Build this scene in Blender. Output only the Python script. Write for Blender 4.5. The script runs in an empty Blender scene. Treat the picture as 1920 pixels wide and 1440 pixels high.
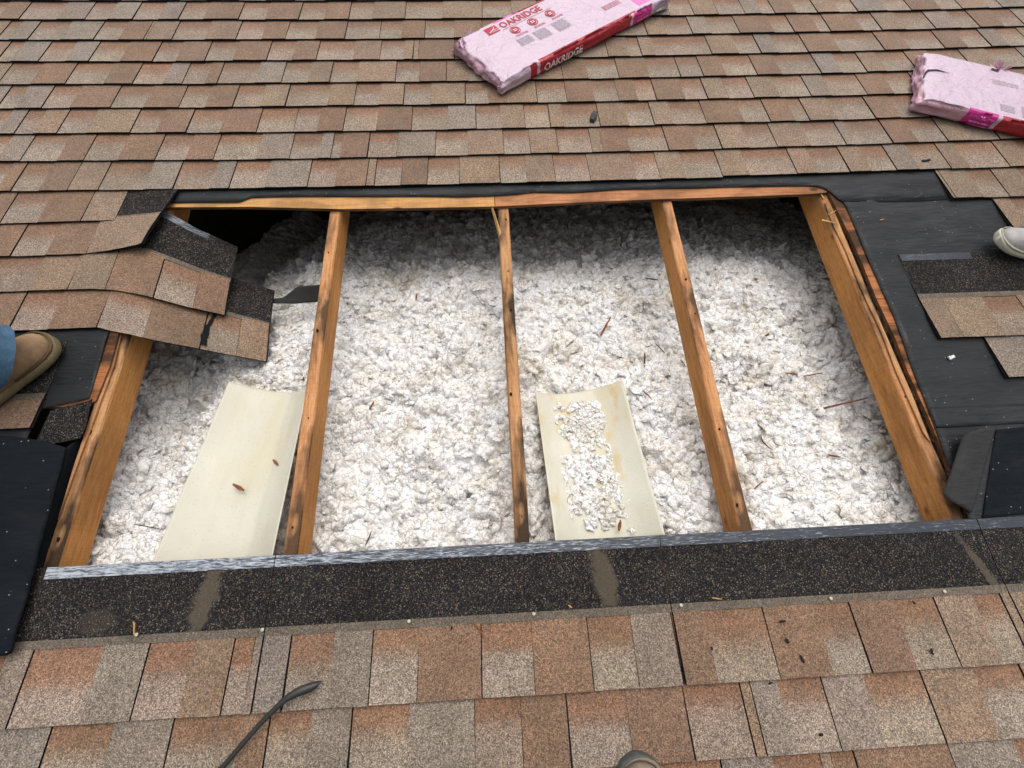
import bpy, bmesh, math, random
import numpy as np
from mathutils import Vector, Matrix, noise as mn

random.seed(7)
rng = np.random.default_rng(7)
scene = bpy.context.scene
COL = scene.collection
TH = math.radians(20.0)                     # roof pitch
CT, ST = math.cos(TH), math.sin(TH)
ROT = Matrix.Rotation(TH, 4, 'X')           # roof coords (u across, v up the slope, w normal) -> world

# ------------------------------------------------------------------ camera
F, PITCH, YAW, ROLL = 840.05, 1.17547725, 0.0927289, -0.0456315
CAMP = np.array([-0.0528454, -1.3355352, 1.2541204])
def cam_axes():
    ca, sa, cb, sb = math.cos(PITCH), math.sin(PITCH), math.cos(YAW), math.sin(YAW)
    cc, sc = math.cos(ROLL), math.sin(ROLL)
    fwd = np.array([sb*ca, cb*ca, -sa]); right = np.array([cb, -sb, 0.0]); down = np.cross(fwd, right)
    return right*cc + down*sc, -right*sc + down*cc, fwd
CR, CD, CF = cam_axes()
cam_data = bpy.data.cameras.new('camera')
cam_data.sensor_width = 36.0
cam_data.lens = 36.0*F/1920.0
cam_data.clip_start = 0.02
cam_data.clip_end = 500
cam = bpy.data.objects.new('camera', cam_data); COL.objects.link(cam)
M = Matrix.Identity(4)
for i in range(3):
    M[i][0], M[i][1], M[i][2], M[i][3] = CR[i], -CD[i], -CF[i], CAMP[i]
cam.matrix_world = ROT @ M
scene.camera = cam

# ------------------------------------------------------------------ sky, sun, exposure
world = bpy.data.worlds.new('World'); scene.world = world; world.use_nodes = True
wn = world.node_tree; wn.nodes.clear()
sky = wn.nodes.new('ShaderNodeTexSky'); sky.sky_type = 'NISHITA'; sky.sun_disc = False
SUN_EL, SUN_AZ = math.radians(81), math.radians(40)
sky.sun_elevation = SUN_EL; sky.sun_rotation = SUN_AZ
sky.air_density = 1.6; sky.dust_density = 6.0; sky.ozone_density = 0.6
hsv = wn.nodes.new('ShaderNodeHueSaturation'); hsv.inputs['Saturation'].default_value = 0.32
bg = wn.nodes.new('ShaderNodeBackground'); bg.inputs['Strength'].default_value = 0.15
wo = wn.nodes.new('ShaderNodeOutputWorld')
wn.links.new(sky.outputs[0], hsv.inputs['Color']); wn.links.new(hsv.outputs[0], bg.inputs['Color'])
wn.links.new(bg.outputs[0], wo.inputs['Surface'])
sl = bpy.data.lights.new('sun', 'SUN'); sl.energy = 1.25; sl.angle = math.radians(80); sl.color = (1.0, 0.97, 0.93)
sun = bpy.data.objects.new('sun', sl); COL.objects.link(sun)
sd = Vector((math.sin(SUN_AZ)*math.cos(SUN_EL), math.cos(SUN_AZ)*math.cos(SUN_EL), math.sin(SUN_EL)))
sun.rotation_euler = sd.to_track_quat('Z', 'Y').to_euler(); sun.location = (0, -4, 8)
vs = scene.view_settings
vs.view_transform = 'Standard'; vs.look = 'None'; vs.gamma = 1.0; vs.use_curve_mapping = False
vs.exposure = 0.0
scene.cycles.max_bounces = 8

# ------------------------------------------------------------------ helpers
def P(x, y, w=0.0):
    """point of the place at height w over the roof deck, found along the sight line through (x, y)"""
    d = CR*((x-960)/F) + CD*((y-720)/F) + CF
    t = (w-CAMP[2])/d[2]
    q = CAMP + t*d
    return np.array([q[0], q[1], w])
def bow(u, v):
    return (0.024*(u/2.0)**2 - 0.013) if v > -0.02 else 0.0
def u_at(x, v):
    lo, hi = -400.0, 2400.0
    for _ in range(45):
        m = 0.5*(lo+hi); q = P(x, m)
        if q[1] > v + bow(q[0], v): lo = m
        else: hi = m
    return P(x, lo)[0]
ORI = {}
def link(o, parent, origin):
    COL.objects.link(o)
    if parent is None:
        o.location = ROT @ Vector(origin); o.rotation_euler = (TH, 0, 0); ORI[o.name] = tuple(origin)
    else:
        o.parent = parent; ORI[o.name] = ORI[parent.name]
    return o
def mesh(name, verts, faces, mats, parent=None, origin=None, fm=None, smooth=False, cols=None, uvs=None):
    verts = np.asarray(verts, dtype=float)
    if parent is not None: origin = ORI[parent.name]
    elif origin is None: origin = (float(verts[:, 0].mean()), float(verts[:, 1].mean()), float(verts[:, 2].min()))
    me = bpy.data.meshes.new(name)
    me.from_pydata((verts-np.array(origin)).tolist(), [], [list(map(int, f)) for f in faces])
    for m in (mats if isinstance(mats, (list, tuple)) else [mats]): me.materials.append(m)
    if fm is not None: me.polygons.foreach_set('material_index', np.asarray(fm, dtype=np.int32))
    if smooth: me.polygons.foreach_set('use_smooth', np.ones(len(me.polygons), dtype=bool))
    if cols is not None:
        a = me.color_attributes.new('Col', 'FLOAT_COLOR', 'POINT')
        c = np.ones((len(verts), 4)); c[:, :3] = cols
        a.data.foreach_set('color', c.ravel())
    if uvs is not None:
        uvs = np.asarray(uvs, dtype=float)
        l = me.uv_layers.new(name='UVMap')
        vi = np.zeros(len(me.loops), dtype=np.int32); me.loops.foreach_get('vertex_index', vi)
        l.data.foreach_set('uv', uvs[vi].ravel())
    me.update()
    return link(bpy.data.objects.new(name, me), parent, origin)
def empty(name, origin):
    o = bpy.data.objects.new(name, None); o.empty_display_size = 0.05
    return link(o, None, origin)
def tag(o, label=None, cat=None, group=None, kind=None):
    if label: o['label'] = label
    if cat: o['category'] = cat
    if group: o['group'] = group
    if kind: o['kind'] = kind
    return o
def box(u0, u1, v0, v1, w0, w1):
    V = [(u0,v0,w0),(u1,v0,w0),(u1,v1,w0),(u0,v1,w0),(u0,v0,w1),(u1,v0,w1),(u1,v1,w1),(u0,v1,w1)]
    Fs = [(0,3,2,1),(4,5,6,7),(0,1,5,4),(1,2,6,5),(2,3,7,6),(3,0,4,7)]
    return V, Fs
def slab(poly_uv, w_top, thick):
    n = len(poly_uv)
    V = [(a, b, w_top) for a, b in poly_uv] + [(a, b, w_top-thick) for a, b in poly_uv]
    Fs = [tuple(range(n)), tuple(range(2*n-1, n-1, -1))]
    for i in range(n):
        j = (i+1) % n
        Fs.append((i, i+n, j+n, j))
    return V, Fs
def sheet(grid, thick):
    """closed thin sheet from a (rows, cols, 3) grid, rows run bottom to top"""
    R_, C_ = grid.shape[:2]
    top = grid.reshape(-1, 3)
    du = np.gradient(grid, axis=1); dv = np.gradient(grid, axis=0)
    nrm = np.cross(du.reshape(-1, 3), dv.reshape(-1, 3)); nrm /= (np.linalg.norm(nrm, axis=1, keepdims=True)+1e-12)
    bot = top - nrm*thick
    N = R_*C_; V = np.vstack([top, bot]); Fs = []; fm = []
    for i in range(R_-1):
        for j in range(C_-1):
            a = i*C_+j
            Fs.append((a, a+1, a+C_+1, a+C_)); fm.append(0)
            Fs.append((N+a, N+a+C_, N+a+C_+1, N+a+1)); fm.append(1)
    ring = [j for j in range(C_)] + [i*C_+C_-1 for i in range(1, R_)] + [(R_-1)*C_+j for j in range(C_-2, -1, -1)] + [i*C_ for i in range(R_-2, 0, -1)]
    for k in range(len(ring)):
        a, b = ring[k], ring[(k+1) % len(ring)]
        Fs.append((a, a+N, b+N, b)); fm.append(1)
    return V, Fs, fm
def polyline(pts, n):
    pts = np.asarray(pts, dtype=float)
    d = np.r_[0, np.cumsum(np.linalg.norm(np.diff(pts, axis=0), axis=1))]
    t = np.linspace(0, d[-1], n)
    return np.stack([np.interp(t, d, pts[:, k]) for k in range(pts.shape[1])], 1)
def px(pts):
    return np.array([P(*q) for q in pts])
def ruled(bot, top, nu, nv, rough=0.0, fs=8.0, seed=0):
    b, t = polyline(bot, nu), polyline(top, nu)
    g = np.zeros((nv, nu, 3))
    for i in range(nv):
        k = i/(nv-1); g[i] = b*(1-k) + t*k
    if rough:
        for i in range(nv):
            for j in range(nu):
                q = g[i, j]
                g[i, j, 2] += rough*mn.noise((q[0]*fs+seed, q[1]*fs*1.7, seed*1.3)) + 0.4*rough*mn.noise((q[0]*fs*3+seed, q[1]*fs*5, seed))
    return g

# ------------------------------------------------------------------ materials
def newmat(name):
    m = bpy.data.materials.new(name); m.use_nodes = True
    nt = m.node_tree; nt.nodes.clear()
    out = nt.nodes.new('ShaderNodeOutputMaterial'); b = nt.nodes.new('ShaderNodeBsdfPrincipled')
    nt.links.new(b.outputs[0], out.inputs[0])
    return m, nt, b
def nd(nt, typ, **kw):
    n = nt.nodes.new(typ)
    for k, v in kw.items():
        if hasattr(n, k): setattr(n, k, v)
        else: n.inputs[k.replace('_', ' ')].default_value = v
    return n
def coords(nt, scale=(1, 1, 1), rot=(0, 0, 0), which='Object'):
    tc = nt.nodes.new('ShaderNodeTexCoord'); mp = nt.nodes.new('ShaderNodeMapping')
    mp.inputs['Scale'].default_value = scale; mp.inputs['Rotation'].default_value = rot
    nt.links.new(tc.outputs[which], mp.inputs['Vector'])
    return mp.outputs[0]
def noise_t(nt, vec, scale, detail=4, rough=0.55, dist=0.0):
    n = nt.nodes.new('ShaderNodeTexNoise')
    n.inputs['Scale'].default_value = scale; n.inputs['Detail'].default_value = detail
    n.inputs['Roughness'].default_value = rough; n.inputs['Distortion'].default_value = dist
    nt.links.new(vec, n.inputs['Vector']); return n
def voro(nt, vec, scale, rnd=1.0, feature='F1'):
    n = nt.nodes.new('ShaderNodeTexVoronoi'); n.feature = feature
    n.inputs['Scale'].default_value = scale; n.inputs['Randomness'].default_value = rnd
    nt.links.new(vec, n.inputs['Vector']); return n
def ramp(nt, fac, stops):
    r = nt.nodes.new('ShaderNodeValToRGB'); e = r.color_ramp.elements
    while len(e) > 1: e.remove(e[-1])
    for i, (p, c) in enumerate(stops):
        el = e[0] if i == 0 else e.new(p)
        el.position = p
        el.color = (c[0], c[1], c[2], 1) if isinstance(c, (tuple, list)) else (c, c, c, 1)
    nt.links.new(fac, r.inputs['Fac']); return r.outputs[0]
def mix(nt, a, b, fac, mode='MIX'):
    m = nt.nodes.new('ShaderNodeMix'); m.data_type = 'RGBA'; m.blend_type = mode
    for sock, val in ((m.inputs[6], a), (m.inputs[7], b)):
        if isinstance(val, (tuple, list)): sock.default_value = (val[0], val[1], val[2], 1)
        else: nt.links.new(val, sock)
    if isinstance(fac, (int, float)): m.inputs[0].default_value = fac
    else: nt.links.new(fac, m.inputs[0])
    return m.outputs[2]
def bump(nt, b, h, strength=0.3, dist=0.002):
    n = nt.nodes.new('ShaderNodeBump'); n.inputs['Strength'].default_value = strength; n.inputs['Distance'].default_value = dist
    nt.links.new(h, n.inputs['Height']); nt.links.new(n.outputs[0], b.inputs['Normal'])
def plain(name, col, rough=0.7, spec=0.3):
    m, nt, b = newmat(name)
    v = coords(nt); n = noise_t(nt, v, 30, 3)
    c = mix(nt, tuple(x*0.85 for x in col), tuple(min(1, x*1.12) for x in col), n.outputs[0])
    nt.links.new(c, b.inputs['Base Color']); b.inputs['Roughness'].default_value = rough
    b.inputs['Specular IOR Level'].default_value = spec
    return m
def attr_col(nt):
    a = nt.nodes.new('ShaderNodeAttribute'); a.attribute_name = 'Col'; return a.outputs['Color']

def granule_mat(name, dark=False):
    m, nt, b = newmat(name)
    v = coords(nt)
    if not dark:
        base = attr_col(nt)
        v1 = voro(nt, v, 400); v2 = voro(nt, v, 650)
        s1 = nt.nodes.new('ShaderNodeSeparateColor'); nt.links.new(v1.outputs['Color'], s1.inputs[0])
        s2 = nt.nodes.new('ShaderNodeSeparateColor'); nt.links.new(v2.outputs['Color'], s2.inputs[0])
        k1 = ramp(nt, s1.outputs[0], [(0.0, 0.26), (0.28, 0.64), (0.6, 0.98), (0.85, 1.32), (1.0, 1.70)])
        k2 = ramp(nt, s2.outputs[1], [(0.0, 0.55), (1.0, 1.45)])
        c = mix(nt, base, k1, 1.0, 'MULTIPLY'); c = mix(nt, c, k2, 1.0, 'MULTIPLY')
        tint = ramp(nt, s1.outputs[2], [(0.0, (0.30, 0.15, 0.075)), (0.5, (0.25, 0.20, 0.15)), (1.0, (0.42, 0.37, 0.31))])
        c = mix(nt, c, tint, 0.14)
        n = noise_t(nt, v, 9, 4, 0.6)
        c = mix(nt, c, ramp(nt, n.outputs[0], [(0.25, 0.78), (0.7, 1.12)]), 1.0, 'MULTIPLY')
        nt.links.new(c, b.inputs['Base Color'])
        bump(nt, b, v1.outputs['Distance'], 0.5, 0.002)
    else:
        v1 = voro(nt, v, 430)
        s1 = nt.nodes.new('ShaderNodeSeparateColor'); nt.links.new(v1.outputs['Color'], s1.inputs[0])
        c = ramp(nt, s1.outputs[0], [(0.0, (0.008, 0.008, 0.010)), (0.62, (0.020, 0.019, 0.021)), (0.82, (0.042, 0.037, 0.033)), (0.94, (0.10, 0.078, 0.058)), (1.0, (0.20, 0.16, 0.115))])
        n = noise_t(nt, v, 6, 4, 0.6)
        c = mix(nt, c, ramp(nt, n.outputs[0], [(0.3, 0.7), (0.7, 1.25)]), 1.0, 'MULTIPLY')
        sm = noise_t(nt, v, 28, 4, 0.65)
        for (cx, cy, sx, sy, shear) in ((-0.800, -1.365, 0.030, 0.085, 0.22), (0.205, -1.360, 0.032, 0.085, -0.10), (1.205, -1.39, 0.014, 0.095, -0.35), (-1.05, -1.40, 0.05, 0.03, 0.0)):
            mp = nt.nodes.new('ShaderNodeSeparateXYZ'); nt.links.new(v, mp.inputs[0])
            e = nt.nodes.new('ShaderNodeMath'); e.operation = 'SUBTRACT'; nt.links.new(mp.outputs[1], e.inputs[0]); e.inputs[1].default_value = cy
            dx = nt.nodes.new('ShaderNodeMath'); dx.operation = 'MULTIPLY_ADD'; nt.links.new(e.outputs[0], dx.inputs[0]); dx.inputs[1].default_value = -shear; nt.links.new(mp.outputs[0], dx.inputs[2])
            d2 = nt.nodes.new('ShaderNodeMath'); d2.operation = 'SUBTRACT'; nt.links.new(dx.outputs[0], d2.inputs[0]); d2.inputs[1].default_value = cx
            p1 = nt.nodes.new('ShaderNodeMath'); p1.operation = 'DIVIDE'; nt.links.new(d2.outputs[0], p1.inputs[0]); p1.inputs[1].default_value = sx
            p2 = nt.nodes.new('ShaderNodeMath'); p2.operation = 'DIVIDE'; nt.links.new(e.outputs[0], p2.inputs[0]); p2.inputs[1].default_value = sy
            cb = nt.nodes.new('ShaderNodeCombineXYZ'); nt.links.new(p1.outputs[0], cb.inputs[0]); nt.links.new(p2.outputs[0], cb.inputs[1])
            ln = nt.nodes.new('ShaderNodeVectorMath'); ln.operation = 'LENGTH'; nt.links.new(cb.outputs[0], ln.inputs[0])
            nn = nt.nodes.new('ShaderNodeMath'); nn.operation = 'MULTIPLY_ADD'; nt.links.new(sm.outputs[0], nn.inputs[0]); nn.inputs[1].default_value = 1.6; nt.links.new(ln.outputs['Value'], nn.inputs[2])
            mr = nt.nodes.new('ShaderNodeMapRange'); mr.inputs[1].default_value = 1.85; mr.inputs[2].default_value = 1.50; mr.inputs[3].default_value = 0.0; mr.inputs[4].default_value = 0.75 if cy != -1.40 else 0.25
            nt.links.new(nn.outputs[0], mr.inputs[0])
            c = mix(nt, c, (0.105, 0.085, 0.062), mr.outputs[0])
        nt.links.new(c, b.inputs['Base Color'])
        bump(nt, b, v1.outputs['Distance'], 0.6, 0.002)
    b.inputs['Roughness'].default_value = 0.75; b.inputs['Specular IOR Level'].default_value = 0.35
    if dark:
        b.inputs['Roughness'].default_value = 0.95; b.inputs['Specular IOR Level'].default_value = 0.12
    else:
        b.inputs['Sheen Weight'].default_value = 0.16; b.inputs['Sheen Roughness'].default_value = 0.5; b.inputs['Sheen Tint'].default_value = (0.9, 0.78, 0.65, 1)
    return m
GRAN = granule_mat('tan_brown_mineral_granules')
HEAD = granule_mat('black_headlap_granules', True)
ASPH = plain('cut_asphalt_edge', (0.010, 0.009, 0.011), 0.85, 0.2)

def felt_mat(name, col, rough=0.62, specks=True):
    m, nt, b = newmat(name)
    v = coords(nt)
    n1 = noise_t(nt, v, 5, 5, 0.6); c = mix(nt, tuple(x*0.6 for x in col), tuple(x*1.45 for x in col), n1.outputs[0])
    if specks:
        vv = voro(nt, v, 75)
        s = nt.nodes.new('ShaderNodeSeparateColor'); nt.links.new(vv.outputs['Color'], s.inputs[0])
        pick = ramp(nt, s.outputs[0], [(0.0, 0.0), (0.76, 0.0), (0.765, 1.0)])
        dot = ramp(nt, vv.outputs['Distance'], [(0.0, 1.0), (0.08, 1.0), (0.13, 0.0)])
        fac = mix(nt, pick, dot, 1.0, 'MULTIPLY')
        c = mix(nt, c, (0.32, 0.31, 0.29), fac)
    nt.links.new(c, b.inputs['Base Color'])
    w = noise_t(nt, coords(nt, (3, 14, 3)), 6, 4, 0.5)
    w2 = noise_t(nt, coords(nt, (1.2, 6, 1)), 5, 5, 0.6, 1.0)
    bump(nt, b, mix(nt, w.outputs[0], w2.outputs[0], 0.6), 0.6, 0.012)
    sm = noise_t(nt, coords(nt, (1, 2.5, 1)), 4, 4, 0.65, 0.8)
    rg = nt.nodes.new('ShaderNodeMapRange'); rg.inputs[1].default_value = 0.35; rg.inputs[2].default_value = 0.65; rg.inputs[3].default_value = rough-0.14; rg.inputs[4].default_value = min(1, rough+0.22)
    nt.links.new(sm.outputs[0], rg.inputs[0]); nt.links.new(rg.outputs[0], b.inputs['Roughness'])
    b.inputs['Specular IOR Level'].default_value = 0.14 if 'membrane' in name else 0.28
    return m
FELT = felt_mat('black_roofing_felt', (0.015, 0.016, 0.018), 0.5)
FELT2 = felt_mat('charcoal_felt_back', (0.030, 0.030, 0.030), 0.8, False)
MEMB = felt_mat('blue_black_membrane', (0.006, 0.008, 0.011), 0.78, True)

def strip_mat():
    m, nt, b = newmat('scuffed_sealant_strip')
    v = coords(nt, (14, 150, 1)); n = noise_t(nt, v, 2.2, 5, 0.65, 1.2)
    v2 = coords(nt, (1, 1, 1)); n2 = noise_t(nt, v2, 2.4, 3, 0.5)
    g = nt.nodes.new('ShaderNodeTexCoord'); sx = nt.nodes.new('ShaderNodeSeparateXYZ'); nt.links.new(g.outputs['Object'], sx.inputs[0])
    # scuffed hardest at the left end of the run, as on the roof
    fade = nt.nodes.new('ShaderNodeMapRange'); fade.inputs[1].default_value = -1.2; fade.inputs[2].default_value = 1.0
    fade.inputs[3].default_value = 0.10; fade.inputs[4].default_value = -0.10
    nt.links.new(sx.outputs[0], fade.inputs[0])
    a = nt.nodes.new('ShaderNodeMath'); a.operation = 'ADD'; nt.links.new(n.outputs[0], a.inputs[0]); nt.links.new(fade.outputs[0], a.inputs[1])
    c = ramp(nt, a.outputs[0], [(0.0, (0.012, 0.014, 0.020)), (0.47, (0.022, 0.027, 0.040)), (0.55, (0.12, 0.14, 0.17)), (0.62, (0.42, 0.45, 0.49)), (1.0, (0.55, 0.57, 0.60))])
    nt.links.new(c, b.inputs['Base Color']); b.inputs['Roughness'].default_value = 0.4
    bump(nt, b, n.outputs[0], 0.3, 0.001)
    return m
STRIP = strip_mat()

def wood_mat(name, light, mid, dark, along='y', stain=0.5, gray=0.0):
    m, nt, b = newmat(name)
    sc = {'y': (26, 1.6, 26), 'x': (2.0, 48, 48)}[along]
    v = coords(nt, sc); n = noise_t(nt, v, 3.0, 6, 0.62, 0.8)
    c = ramp(nt, n.outputs[0], [(0.25, dark), (0.45, mid), (0.75, light)])
    fine = noise_t(nt, coords(nt, tuple(k*5 for k in sc)), 4, 3, 0.6)
    c = mix(nt, c, ramp(nt, fine.outputs[0], [(0.3, 0.72), (0.6, 1.08)]), 1.0, 'MULTIPLY')
    st = noise_t(nt, coords(nt, (1.0, 0.30, 1.0) if along == 'y' else (0.35, 1.0, 1.0)), 13, 4, 0.55, 0.3)
    f = ramp(nt, st.outputs[0], [(0.44, 0.0), (0.58, 1.0)])
    mm = nt.nodes.new('ShaderNodeMath'); mm.operation = 'MULTIPLY'; mm.inputs[1].default_value = stain; nt.links.new(f, mm.inputs[0])
    c = mix(nt, c, (0.030, 0.019, 0.012), mm.outputs[0])
    sw = noise_t(nt, coords(nt, (3, 260, 3) if along == 'y' else (260, 3, 3)), 1.0, 3, 0.6); c = mix(nt, c, ramp(nt, sw.outputs[0], [(0.35, 0.91), (0.55, 1.03)]), 1.0, 'MULTIPLY')
    kn = voro(nt, coords(nt, (1, 0.5, 1) if along == 'y' else (0.5, 1, 1)), 11)
    kf = ramp(nt, kn.outputs['Distance'], [(0.0, 1.0), (0.07, 0.8), (0.12, 0.0)])
    c = mix(nt, c, (0.06, 0.022, 0.009), kf)
    nt.links.new(c, b.inputs['Base Color']); b.inputs['Roughness'].default_value = 0.75; b.inputs['Specular IOR Level'].default_value = 0.2
    bump(nt, b, fine.outputs[0], 0.35, 0.0015)
    return m
W_SIDE = wood_mat('fir_side_grain', (0.64, 0.315, 0.110), (0.53, 0.235, 0.070), (0.35, 0.135, 0.040), 'y', 0.25)
W_TOP = wood_mat('weathered_fir_top', (0.62, 0.34, 0.16), (0.52, 0.24, 0.10), (0.33, 0.13, 0.05), 'y', 0.85)
W_TOP2 = wood_mat('dark_weathered_fir_top', (0.60, 0.34, 0.16), (0.44, 0.22, 0.095), (0.22, 0.095, 0.04), 'y', 0.95)
W_PLY = wood_mat('plywood_face_grain', (0.66, 0.38, 0.16), (0.54, 0.27, 0.095), (0.34, 0.15, 0.05), 'x', 0.35)
W_PLYR = wood_mat('red_plywood_face_grain', (0.52, 0.23, 0.09), (0.36, 0.125, 0.045), (0.05, 0.018, 0.010), 'x', 0.9)
W_EDGE = wood_mat('plywood_cut_edge', (0.28, 0.14, 0.06), (0.16, 0.075, 0.03), (0.05, 0.022, 0.010), 'x', 0.6)
W_SPL = wood_mat('red_wood_splinter', (0.34, 0.13, 0.055), (0.22, 0.075, 0.03), (0.10, 0.035, 0.015), 'x', 0.2)
W_SPL2 = wood_mat('dark_wood_splinter', (0.12, 0.055, 0.03), (0.07, 0.032, 0.018), (0.03, 0.014, 0.010), 'x', 0.2)
W_FRESH = wood_mat('fresh_split_wood', (0.62, 0.40, 0.17), (0.52, 0.29, 0.10), (0.30, 0.14, 0.05), 'x', 0.0)

def insul_mat():
    m, nt, b = newmat('white_blown_fibreglass')
    v = coords(nt)
    n = noise_t(nt, v, 7, 6, 0.68, 0.6); n2 = noise_t(nt, v, 2.2, 3, 0.5); n3 = noise_t(nt, v, 70, 5, 0.7, 1.5)
    a = nt.nodes.new('ShaderNodeMath'); a.operation = 'MULTIPLY'
    nt.links.new(ramp(nt, n.outputs[0], [(0.50, 0.0), (0.72, 1.0)]), a.inputs[0]); nt.links.new(ramp(nt, n2.outputs[0], [(0.45, 0.0), (0.65, 1.0)]), a.inputs[1])
    n5 = noise_t(nt, v, 16, 5, 0.7, 0.8)
    c = mix(nt, (0.90, 0.905, 0.91), (0.84, 0.81, 0.745), ramp(nt, n5.outputs[0], [(0.44, 0.0), (0.62, 1.0)]))
    c = mix(nt, c, (0.54, 0.44, 0.29), a.outputs[0])
    sp = voro(nt, v, 42); ss = nt.nodes.new('ShaderNodeSeparateColor'); nt.links.new(sp.outputs['Color'], ss.inputs[0])
    sf = mix(nt, ramp(nt, ss.outputs[0], [(0.93, 0.0), (0.935, 1.0)]), ramp(nt, sp.outputs['Distance'], [(0.05, 0.9), (0.11, 0.0)]), 1.0, 'MULTIPLY')
    c = mix(nt, c, (0.05, 0.035, 0.025), sf)
    wv = noise_t(nt, v, 30, 3, 0.6); wm = nt.nodes.new('ShaderNodeVectorMath'); wm.operation = 'MULTIPLY_ADD'
    wm.inputs[1].default_value = (0.045, 0.045, 0.045); nt.links.new(wv.outputs['Color'], wm.inputs[0]); nt.links.new(v, wm.inputs[2])
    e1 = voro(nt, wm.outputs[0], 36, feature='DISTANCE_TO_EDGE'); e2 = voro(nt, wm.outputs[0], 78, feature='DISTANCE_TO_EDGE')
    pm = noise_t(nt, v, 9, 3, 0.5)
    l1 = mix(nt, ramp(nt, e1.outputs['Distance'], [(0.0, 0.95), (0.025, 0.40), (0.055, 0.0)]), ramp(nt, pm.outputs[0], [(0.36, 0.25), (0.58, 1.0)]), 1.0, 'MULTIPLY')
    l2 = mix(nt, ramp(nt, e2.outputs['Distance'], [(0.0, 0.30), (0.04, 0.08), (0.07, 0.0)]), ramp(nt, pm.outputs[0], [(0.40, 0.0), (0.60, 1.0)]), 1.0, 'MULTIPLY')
    c = mix(nt, c, (0.34, 0.285, 0.235), l1); c = mix(nt, c, (0.36, 0.30, 0.25), l2)  # crevice shade and dust between tufts, painted as thin brown outlines
    crease_line = ramp(nt, n3.outputs[0], [(0.475, 0.0), (0.495, 0.45), (0.515, 0.0)])
    c = mix(nt, c, (0.36, 0.29, 0.23), crease_line)
    n4 = noise_t(nt, v, 34, 4, 0.6, 2.0); crease_line2 = ramp(nt, n4.outputs[0], [(0.484, 0.0), (0.50, 0.70), (0.516, 0.0)])
    c = mix(nt, c, (0.30, 0.24, 0.19), crease_line2)  # finer curly creases, their shade and dust put into the colour too
    nt.links.new(c, b.inputs['Base Color']); b.inputs['Roughness'].default_value = 0.95; b.inputs['Specular IOR Level'].default_value = 0.1
    h = noise_t(nt, v, 120, 5, 0.7, 1.0)
    hs = mix(nt, h.outputs[0], ramp(nt, e1.outputs['Distance'], [(0.0, 0.0), (0.10, 0.7), (0.4, 1.0)]), 0.6)
    bump(nt, b, hs, 0.7, 0.006)
    return m
INSUL = insul_mat()

def baffle_mat(stain):
    m, nt, b = newmat('yellowed_vent_baffle' + ('_stained' if stain else ''))
    v = coords(nt)
    n = noise_t(nt, v, 9, 4, 0.6); c = mix(nt, (0.54, 0.51, 0.40), (0.66, 0.64, 0.55), n.outputs[0])
    n0 = noise_t(nt, coords(nt, (1.5, 0.4, 1)), 6, 4, 0.55); c = mix(nt, c, (0.54, 0.47, 0.27), ramp(nt, n0.outputs[0], [(0.48, 0.0), (0.70, 0.6)]))
    if stain:
        n2 = noise_t(nt, coords(nt, (1, 0.5, 1)), 13, 5, 0.6); c = mix(nt, c, (0.55, 0.40, 0.16), ramp(nt, n2.outputs[0], [(0.55, 0.0), (0.70, 0.8)]))
    vv = voro(nt, v, 190); s = nt.nodes.new('ShaderNodeSeparateColor'); nt.links.new(vv.outputs['Color'], s.inputs[0])
    f = mix(nt, ramp(nt, s.outputs[0], [(0.88, 0.0), (0.885, 1.0)]), ramp(nt, vv.outputs['Distance'], [(0.12, 1.0), (0.22, 0.0)]), 1.0, 'MULTIPLY')
    c = mix(nt, c, (0.30, 0.20, 0.08), f)
    nt.links.new(c, b.inputs['Base Color']); b.inputs['Roughness'].default_value = 0.55
    fn = noise_t(nt, v, 160, 4, 0.7); bump(nt, b, mix(nt, n.outputs[0], fn.outputs[0], 0.45), 0.45, 0.004)
    return m
BAF1, BAF2 = baffle_mat(False), baffle_mat(True)

# ------------------------------------------------------------------ ground, house, deck
g = mesh('ground', [(-60, -60, 0), (60, -60, 0), (60, 60, 0), (-60, 60, 0)], [(0, 1, 2, 3)], plain('lawn_green', (0.06, 0.09, 0.035), 0.95, 0.1), origin=(0, 0, 0))
g.rotation_euler = (0, 0, 0); g.location = (0, 0, -4.2); tag(g, kind='structure')
SIDING = plain('pale_siding', (0.55, 0.52, 0.46), 0.8)
VE, VR, UH = -2.35, 3.6, 3.6            # eave, ridge, half length of the roof
def wpt(u, v, w): return (u, v*CT - w*ST, v*ST + w*CT)
y_e, y_r = VE*CT + 0.35, VR*CT
y_b = 2*y_r - y_e; zt_e = (VE*ST) - 0.02; zr = VR*ST - 0.12
V = [(-UH+.2, y_e, -4.2), (UH-.2, y_e, -4.2), (UH-.2, y_b, -4.2), (-UH+.2, y_b, -4.2),
     (-UH+.2, y_e, zt_e), (UH-.2, y_e, zt_e), (UH-.2, y_b, zt_e), (-UH+.2, y_b, zt_e), (-UH+.2, y_r, zr), (UH-.2, y_r, zr)]
Fs = [(0, 1, 5, 4), (2, 3, 7, 6), (1, 2, 6, 9, 5), (3, 0, 4, 8, 7)]
h = mesh('house_wall', V, Fs, SIDING, origin=(0, 0, 0)); h.rotation_euler = (0, 0, 0)
tag(h, kind='structure')

# right and left rims of the opening, cut edges of the sheathing
CUT_TOP = [(-1.300, -0.076), (-1.19, -0.075), (-0.9, -0.083), (-0.584, -0.104), (-0.3, -0.108), (-0.03, -0.110), (0.25, -0.102), (0.586, -0.095), (0.9, -0.093), (1.15, -0.089), (1.206, -0.085)]
def deck(name, poly, mat, label=None):
    V, Fs = slab(poly, -0.004, 0.012)
    fm = [0, 1] + [1]*(len(Fs)-2)
    o = mesh(name, V, Fs, [mat, W_EDGE], parent=roof, fm=fm)
    if label: o['label'] = label
    return o
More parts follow.
